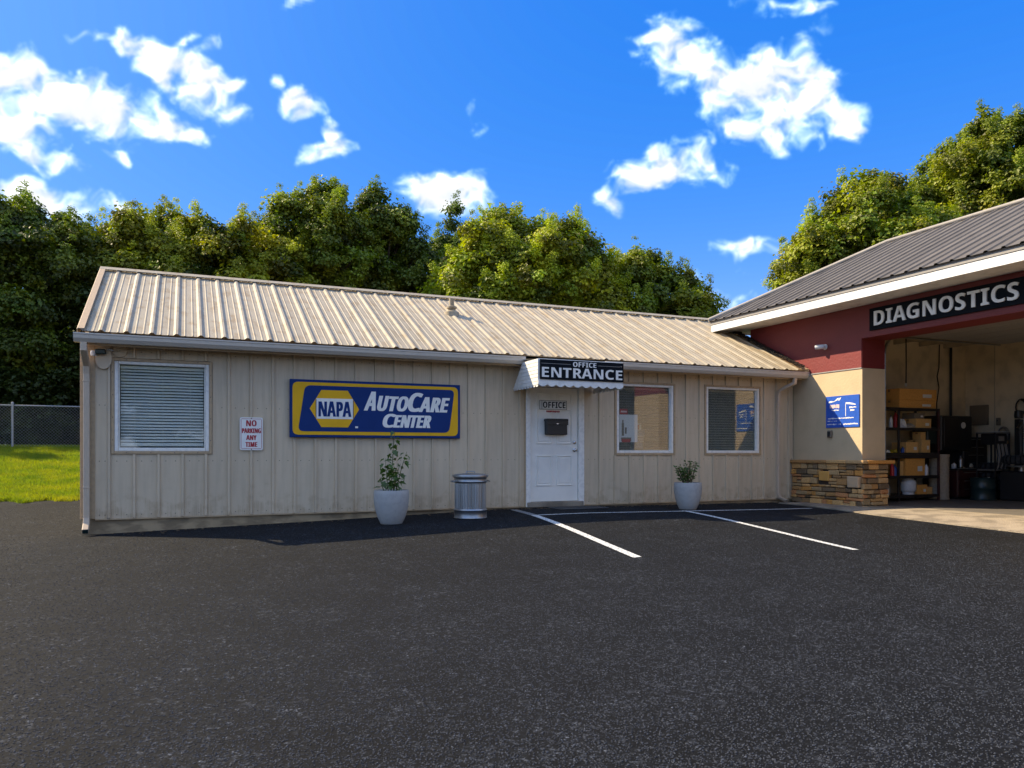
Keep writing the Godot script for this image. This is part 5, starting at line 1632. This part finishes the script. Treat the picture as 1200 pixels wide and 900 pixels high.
	o = thing("wall_panel", "brown grey electrical panel on the rear wall above the machines", "panel", Vector3(16.80, 1.58, 0.145))
	part("box", bx(Vector3(0, 0, 0), Vector3(0.058, 0.46, 0.43), 0.006), M.panel_brown, o)
	part("door", bx(Vector3(-0.012, 0.03, 0.03), Vector3(-0.001, 0.43, 0.40), 0.004), M.panel_brown, o)
	o = thing("switch_box", "little wall switch box right of the electrical panel", "switch", Vector3(16.82, 1.56, 0.76))
	part("box", bx(Vector3(0, 0, 0), Vector3(0.038, 0.17, 0.09), 0.006), M.panel_brown, o)
	part("lever", bx(Vector3(-0.02, 0.09, 0.03), Vector3(-0.001, 0.12, 0.05), 0.004), M.machine, o)
	o = thing("air_hose", "black air hose drop hanging from the bay ceiling above the boxes", "hose", Vector3(14.03, 3.44, 0.72))
	m = MB.new()
	m.tube([Vector3(0, 0, 0), Vector3(0.0, -0.6, 0.004), Vector3(0.0, -1.02, 0)], 0.014, 8)
	part("hose", m, M.machine, o)
	m = MB.new()
	m.lathe([Vector2(0, -1.10), Vector2(0.02, -1.09), Vector2(0.024, -1.03), Vector2(0.0, -1.02)], 12)
	part("coupling", m, M.plastic_white, o)
	o = thing("tool_chest", "tall black tool chest behind the service cart", "tool chest", Vector3(16.02, fy, 0.06))
	part("cabinet", bx(Vector3(0, 0.06, 0), Vector3(0.80, 1.36, 0.5), 0.01), M.machine, o)
	for i in 7:
		part("drawer", bx(Vector3(0.03, 0.10 + 0.178 * i, 0.499), Vector3(0.77, 0.265 + 0.178 * i, 0.512), 0.004), M.shelf, o)
		part("handle", bx(Vector3(0.15, 0.235 + 0.178 * i, 0.511), Vector3(0.65, 0.247 + 0.178 * i, 0.528), 0.004), M.steel, o)
	for k in 4:
		m = MB.new()
		for j in 20:
			var a := TAU * j / 20
			var b := TAU * (j + 1) / 20
			m.tube([Vector3(cos(a) * 0.23, 0.1, sin(a) * 0.23), Vector3(cos(b) * 0.23, 0.1, sin(b) * 0.23)], 0.098, 9, false)
		ty = part("tyre", m, M.rubber)
		ty.position = Vector3(16.30 + 0.012 * (k % 2), fy + 0.198 * k, 1.02 - 0.01 * k)
		tag(ty, ["black tyre at the bottom of the stack by the rear wall", "second tyre from the floor in the stack by the rear wall", "third tyre from the floor in the stack by the rear wall", "topmost tyre of the stack by the rear wall"][k], "tyre", "tyres stacked by the rear wall")
	for j in 3:
		o = thing("coiled_hose", ["black hose coil hanging highest on the rear wall", "grey hose coil hanging on the rear wall near the switch box", "black hose coil hanging lowest on the rear wall"][j], "hose", Vector3(16.80, [1.95, 1.35, 1.05][j], [1.35, 0.95, 1.62][j]), "hose coils on the rear wall")
		m = MB.new()
		for t3 in 3:
			var ring := []
			for q in 17: ring.append(Vector3(-0.015 * t3, sin(TAU * q / 16.0) * (0.17 - 0.012 * t3), cos(TAU * q / 16.0) * (0.13 - 0.012 * t3)))
			m.tube(ring, 0.014, 6, false)
		part("coil", m, M.steel if j == 1 else M.machine, o)
		part("hook", bx(Vector3(-0.06, 0.13, -0.012), Vector3(0.058, 0.15, 0.012), 0.003), M.steel, o)
	o = thing("oil_drum", "dark blue steel oil drum beside the workbench", "drum", Vector3(15.62, fy, 1.30))
	m = MB.new()
	m.lathe([Vector2(0, 0.0), Vector2(0.24, 0.0), Vector2(0.25, 0.015), Vector2(0.24, 0.03), Vector2(0.24, 0.24), Vector2(0.25, 0.25), Vector2(0.24, 0.26), Vector2(0.24, 0.46), Vector2(0.25, 0.475), Vector2(0.235, 0.48), Vector2(0.0, 0.465)], 28)
	part("body", m, M.green_black, o)
	m = MB.new()
	m.lathe([Vector2(0.03, 0.464), Vector2(0.03, 0.485), Vector2(0.0, 0.486)], 12, Vector3(0.12, 0, 0.05))
	part("bung", m, M.steel, o)
	# clutter on the floor at the far right
	o = thing("floor_jack", "low steel trolley jack on the bay floor by the white cabinet", "jack", Vector3(15.85, fy, 2.55))
	part("frame", bx(Vector3(-0.3, 0.04, 0), Vector3(0.3, 0.13, 0.24), 0.02), M.tool_red, o)
	m = MB.new()
	m.tube([Vector3(0.25, 0.12, 0.12), Vector3(0.42, 0.55, 0.12)], 0.018, 8)
	part("handle", m, M.steel, o)
	for x in [-0.24, 0.24]:
		for z in [0.02, 0.22]:
			m = MB.new()
			m.lathe([Vector2(0, -0.02), Vector2(0.045, -0.02), Vector2(0.045, 0.02), Vector2(0, 0.02)], 14, Vector3(x, 0.045, z), Basis(Vector3(1, 0, 0), Vector3(0, 0, 1), Vector3(0, -1, 0)))
			part("wheel", m, M.steel, o)

# ---------------------------------------------------------------- fence, trees, grass
func fence() -> void:
	var zf := -12.4
	var o := thing("chain_link_fence", "grey chain link fence with steel posts along the top of the grass bank", "fence")
	var yb := ground(0, zf)
	var H := 1.17
	var x0 := -16.0
	var x1 := 6.0
	for k in 9:
		var x := -4.42 + 2.75 * (k - 4)
		var m := MB.new()
		m.lathe([Vector2(0.032, -0.2), Vector2(0.032, H + 0.04), Vector2(0.04, H + 0.045), Vector2(0.03, H + 0.08), Vector2(0, H + 0.09)], 12, Vector3(x, yb, zf))
		part("post", m, M.fence_metal, o)
	var r := MB.new()
	r.tube([Vector3(x0, yb + H - 0.01, zf), Vector3(x1, yb + H - 0.01, zf)], 0.021, 8)
	part("top_rail", r, M.fence_metal, o)
	var w := MB.new()
	var d := 0.085
	var n := int((x1 - x0) / d)
	for i in range(-int(H / d), n):
		for s in [-1, 1]:
			var a := Vector2(x0 + i * d, 0.03)
			var b := Vector2(x0 + i * d + H, H)
			if s < 0:
				a = Vector2(x0 + i * d + H, 0.03)
				b = Vector2(x0 + i * d, H)
			if minf(a.x, b.x) < x0 or maxf(a.x, b.x) > x1: continue
			w.tube([Vector3(a.x, yb + a.y, zf + 0.026 + s * 0.0025), Vector3(b.x, yb + b.y, zf + 0.026 + s * 0.0025)], 0.0032, 3, false)
	var tips := MB.new()
	for i in n: w.tube([Vector3(x0 + i * d, yb + H, zf + 0.026), Vector3(x0 + i * d + 0.012, yb + H + 0.03, zf + 0.026)], 0.003, 3, false)
	part("wire_mesh", w, M.fence_metal, o).set_meta("kind", "stuff")

func clump(seed_: int, leaves: int, size: float, spread: float) -> ArrayMesh:
	var rng := RandomNumberGenerator.new()
	rng.seed = seed_
	var m := MB.new()
	for i in leaves:
		var d := Vector3(rng.randfn(), rng.randfn() * 0.7, rng.randfn()).normalized() * pow(rng.randf(), 0.5) * spread
		var s := size * rng.randf_range(0.65, 1.25)
		var out := (d.normalized() * 0.5 + Vector3(rng.randf_range(-0.6, 0.6), rng.randf_range(0.2, 1.1), rng.randf_range(-0.6, 0.6))).normalized()
		var u := out.cross(Vector3(rng.randfn(), rng.randfn(), rng.randfn())).normalized()
		var v := out.cross(u)
		var a := d - u * s * 0.5
		var b := d + u * s * 0.5 - out * s * 0.12
		var c := d + v * s * 0.42 + out * s * 0.10
		var e := d - v * s * 0.42 + out * s * 0.10
		m.tri(a, b, c, out)
		m.tri(a, b, e, out)
	return m.mesh()

var clumps := []

func tree(called: String, label: String, at: Vector2, top: float, crown: float, low: float, seed_: int, tint: Color, density := 1.0, lobes := 44, leans := 0.0) -> void:
	var rng := RandomNumberGenerator.new()
	rng.seed = seed_
	var y0 := ground(at.x, at.y)
	var o := thing(called, label, "tree", Vector3(at.x, y0, at.y), "trees behind the workshop")
	var H := top - y0
	var tr := MB.new()
	var trunk := []
	for k in 7:
		var t := k / 6.0
		trunk.append(Vector3(rng.randf_range(-0.12, 0.12) * t * 2.0 + leans * t, -0.1 + H * 0.72 * t, rng.randf_range(-0.12, 0.12) * t * 2.0))
	var r0 := 0.028 * H
	tr.tube(trunk, [r0 * 1.35, r0, r0 * 0.9, r0 * 0.75, r0 * 0.55, r0 * 0.38, r0 * 0.2], 10, false)
	part("trunk", tr, M.bark, o)
	var lb := []
	var cy := (H + low) * 0.5
	var hy := (H - low) * 0.5
	for i in lobes * 2:
		var d := Vector3(rng.randfn(), rng.randfn(), rng.randfn()).normalized()
		var q := pow(rng.randf(), 0.36)
		var rr := crown * rng.randf_range(0.09, 0.20)
		var c := Vector3(d.x * (crown - rr) * q, cy + d.y * (hy - rr * 0.8) * q, d.z * (crown - rr) * q)
		if c.y > cy: # rounded, uneven top
			var f := (c.y - cy) / hy
			c.x *= 1.0 - 0.25 * f * f
			c.z *= 1.0 - 0.25 * f * f
		c.x += leans * clampf(c.y / H, 0, 1)
		lb.append([c, rr, rng.randf()])
	for i in mini(26, lobes):
		var c: Vector3 = lb[i][0]
		var k := clampi(int(c.y / (H * 0.72) * 6.0) - 1, 1, 5)
		var p: Vector3 = trunk[k]
		var lm := MB.new()
		var mid := p.lerp(c, 0.5) + Vector3(0, 0.25, 0)
		lm.tube([p, p.lerp(mid, 0.6), mid, c], [r0 * 0.38, r0 * 0.30, r0 * 0.22, r0 * 0.08], 6, false)
		part("limb", lm, M.bark, o)
	var xf := []
	var cols := []
	for l in lb:
		var n := int(15.0 * density * pow(l[1] / 0.6, 1.6)) + 5
		var warm: float = l[2]
		for i in n:
			var d := Vector3(rng.randfn(), rng.randfn() + 0.35, rng.randfn()).normalized()
			var pos: Vector3 = l[0] + Vector3(d.x * 1.15, d.y * 0.7, d.z * 1.15) * l[1] * (0.4 + 0.95 * rng.randf())
			var up := (d * 0.6 + Vector3.UP).normalized()
			var b := Basis(Quaternion(Vector3.UP, up)) * Basis(Vector3.UP, rng.randf() * TAU)
			xf.append(Transform3D(b.scaled(Vector3.ONE * rng.randf_range(0.7, 1.5)), pos))
			var k := pow(rng.randf_range(0.3, 1.25), 1.2)
			var y := clampf(warm * 0.6 + rng.randf() * 0.4, 0.0, 1.0)
			cols.append(Color(tint.r * k * lerpf(0.62, 1.45, y), tint.g * k * lerpf(0.82, 1.2, y), tint.b * k))
	for l in lb:      # shoots standing out of the crown
		if l[0].y < cy - 0.1 * hy or rng.randf() > 0.6: continue
		var dir := (Vector3(l[0].x / crown, (l[0].y - cy) / hy + 0.9, l[0].z / crown) + Vector3(rng.randfn(), rng.randfn(), rng.randfn()) * 0.25).normalized()
		var k := rng.randf_range(0.8, 1.5)
		for i in 4:
			var pos: Vector3 = l[0] + dir * (l[1] * 0.9 + 0.20 * i) + Vector3(rng.randfn(), rng.randfn(), rng.randfn()) * 0.05
			xf.append(Transform3D((Basis(Quaternion(Vector3.UP, dir)) * Basis(Vector3.UP, rng.randf() * TAU)).scaled(Vector3.ONE * (1.0 - 0.17 * i)), pos))
			cols.append(Color(tint.r * k, tint.g * k, tint.b * k))
	var per := [[], [], []]
	for i in xf.size(): per[i % 3].append(i)
	for g in 3:
		var mm := MultiMesh.new()
		mm.transform_format = MultiMesh.TRANSFORM_3D
		mm.use_colors = true
		mm.mesh = clumps[g]
		mm.instance_count = per[g].size()
		for j in per[g].size():
			mm.set_instance_transform(j, xf[per[g][j]])
			mm.set_instance_color(j, cols[per[g][j]])
		var mi := MultiMeshInstance3D.new()
		mi.multimesh = mm
		mi.material_override = M.foliage
		mi.name = numbered("foliage", o)
		o.add_child(mi, true)
		mi.set_meta("kind", "stuff")

func vegetation() -> void:
	for i in 3: clumps.append(clump(50 + i, 84, 0.105, [0.26, 0.31, 0.36][i]))
	var green := Color(0.24, 0.285, 0.016)
	var dark := Color(0.155, 0.205, 0.016)
	var olive := Color(0.33, 0.345, 0.015)
	tree("maple_tree", "dark open-crowned tree with visible trunk at the left edge behind the fence", Vector2(-4.9, -17.2), 9.6, 2.9, 1.6, 1, dark, 0.75, 68)
	tree("maple_tree", "olive green tree rising right behind the left end of the ridge", Vector2(-1.2, -18.5), 9.9, 3.2, 1.8, 2, olive, 1.0, 78)
	tree("maple_tree", "olive tree lower than its neighbours behind the third of the roof from the left", Vector2(1.7, -18.0), 10.2, 3.2, 1.8, 3, olive, 1.0, 68)
	tree("maple_tree", "tallest dark green tree behind the office roof left of the gap of sky", Vector2(4.6, -18.5), 11.7, 3.0, 2.0, 4, green, 1.0, 78)
	tree("maple_tree", "dark green tree with straight side bordering the gap of sky", Vector2(7.5, -19.2), 12.0, 2.5, 2.0, 5, dark, 1.1, 78)
	tree("pine_tree", "small dark far tree peeping up in the gap above the roof", Vector2(12.6, -24.0), 13.6, 1.9, 2.0, 6, dark, 0.9, 51)
	tree("maple_tree", "broad bright green round tree behind the middle of the office roof", Vector2(12.0, -14.6), 10.6, 4.1, 1.5, 7, Color(0.37, 0.41, 0.016), 1.05, 119)
	tree("maple_tree", "smaller dark tree sloping down to the garage roof", Vector2(17.3, -14.6), 9.7, 3.3, 1.2, 8, green, 1.0, 78)
	tree("maple_tree", "wide green tree behind the garage roof", Vector2(22.3, -7.6), 10.9, 3.6, 1.5, 9, Color(0.30, 0.34, 0.016), 1.05, 119)
	tree("maple_tree", "highest tree at the right edge behind the garage roof", Vector2(29.6, -8.0), 14.9, 3.9, 2.0, 10, green, 1.0, 136)
	tree("maple_tree", "dark tree deep behind the left tree, closing the gap beside the eave", Vector2(-4.6, -26.5), 9.0, 3.4, 0.3, 31, dark, 1.2, 60)
	# trees across the lot, out of view, placed to darken the window reflections
	tree("maple_tree", "green tree across the lot reflected in the left window", Vector2(-7.0, 37.0), 8.0, 3.6, 0.6, 21, green, 0.9, 50)
	tree("maple_tree", "wide dark tree across the lot reflected in the left half of the left window", Vector2(-1.0, 39.0), 9.0, 4.0, 0.6, 22, dark, 0.9, 50)
	tree("maple_tree", "olive tree across the lot behind the camera", Vector2(6.0, 38.0), 8.5, 3.8, 0.6, 23, olive, 0.9, 50)
	# thicket under the trees, closing the view beyond the fence
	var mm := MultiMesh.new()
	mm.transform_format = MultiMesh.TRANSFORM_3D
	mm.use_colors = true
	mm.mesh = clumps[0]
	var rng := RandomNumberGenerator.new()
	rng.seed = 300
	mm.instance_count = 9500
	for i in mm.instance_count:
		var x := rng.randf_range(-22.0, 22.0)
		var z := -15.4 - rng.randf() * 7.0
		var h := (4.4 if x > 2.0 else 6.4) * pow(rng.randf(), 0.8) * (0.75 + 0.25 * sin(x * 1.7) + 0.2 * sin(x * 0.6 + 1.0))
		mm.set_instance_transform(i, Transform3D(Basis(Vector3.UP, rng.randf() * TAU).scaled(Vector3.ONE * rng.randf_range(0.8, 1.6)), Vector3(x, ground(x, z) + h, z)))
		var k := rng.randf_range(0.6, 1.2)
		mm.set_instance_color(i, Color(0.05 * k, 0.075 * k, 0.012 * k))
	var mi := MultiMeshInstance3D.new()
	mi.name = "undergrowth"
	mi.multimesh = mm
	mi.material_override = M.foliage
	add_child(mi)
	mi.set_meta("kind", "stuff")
	mi.set_meta("label", "dark leafy undergrowth beyond the fence")
	# grass tufts on the bank
	var tuft := MB.new()
	rng.seed = 17
	for i in 14:
		var a := rng.randf() * TAU
		var p := Vector3(rng.randf_range(-0.06, 0.06), 0, rng.randf_range(-0.06, 0.06))
		var h := rng.randf_range(0.05, 0.11)
		var w := Vector3(cos(a), 0, sin(a)) * 0.0045
		var bend := Vector3(cos(a + 1.3), 0, sin(a + 1.3)) * h * rng.randf_range(0.1, 0.7)
		tuft.tri(p - w, p + w, p + Vector3(0, h * 0.6, 0) + bend * 0.4 + w * 0.7, Vector3(-w.z, 0.002, w.x))
		tuft.tri(p - w, p + Vector3(0, h * 0.6, 0) + bend * 0.4 + w * 0.7, p + Vector3(0, h, 0) + bend, Vector3(-w.z, 0.002, w.x))
	var patch := noise(FastNoiseLite.TYPE_SIMPLEX_SMOOTH, 0.9, 5, 3)
	mm = MultiMesh.new()
	mm.transform_format = MultiMesh.TRANSFORM_3D
	mm.use_colors = true
	mm.mesh = tuft.mesh()
	mm.instance_count = 42000
	for i in mm.instance_count:
		var x := rng.randf_range(-11.0, -0.6)
		var z := -5.02 - 9.5 * pow(rng.randf(), 1.15)
		z += 0.10 + 0.5 * patch.get_noise_2d(x * 2.5, 4.0)
		mm.set_instance_transform(i, Transform3D(Basis(Vector3.UP, rng.randf() * TAU).scaled(Vector3.ONE * rng.randf_range(0.7, 1.3)), Vector3(x, ground(x, z) - 0.02, z)))
		var n := patch.get_noise_2d(x, z)
		var k := rng.randf_range(0.8, 1.2) * (1.0 + 0.3 * n)
		mm.set_instance_color(i, Color(0.30 * k * (1.0 + 0.3 * n), 0.34 * k, 0.014 * k))
	mi = MultiMeshInstance3D.new()
	mi.name = "grass"
	mi.multimesh = mm
	mi.material_override = M.blade
	add_child(mi)
	mi.set_meta("kind", "stuff")
	mi.set_meta("label", "short bright green grass on the bank")

# ---------------------------------------------------------------- scene
func _ready() -> void:
	var cam := Camera3D.new()
	cam.name = "camera"
	cam.position = CAM
	cam.rotation.y = -YAW
	cam.keep_aspect = Camera3D.KEEP_HEIGHT
	cam.set_frustum(2.0 * 0.05 * 450.0 / 890.0, Vector2(0.0, 0.05 * 81.0 / 890.0), 0.05, 1200.0)
	add_child(cam)
	cam.current = true
	var env := Environment.new()
	env.background_mode = Environment.BG_SKY
	env.tonemap_mode = Environment.TONE_MAPPER_LINEAR
	env.tonemap_exposure = 2.85
	env.sdfgi_enabled = true
	env.ssao_enabled = true
	env.ssil_enabled = true
	var sky := Sky.new()
	var pano := PanoramaSkyMaterial.new()
	pano.panorama = sky_texture()
	sky.sky_material = pano
	env.sky = sky
	env.background_energy_multiplier = 1.0
	var we := WorldEnvironment.new()
	we.name = "world_environment"
	we.environment = env
	add_child(we)
	var sun := DirectionalLight3D.new()
	sun.name = "sun"
	sun.light_color = Color(1.0, 0.92, 0.78)
	sun.light_energy = 1.03
	sun.light_angular_distance = 0.5
	sun.shadow_enabled = true
	sun.basis = Basis.looking_at(Vector3(2.6, -2.85, 2.2), Vector3.UP)
	add_child(sun)
	materials()
	setting()
	office()
	garage()
	signs()
	ground_things()
	window_things()
	bay_things()
	fence()
	vegetation()
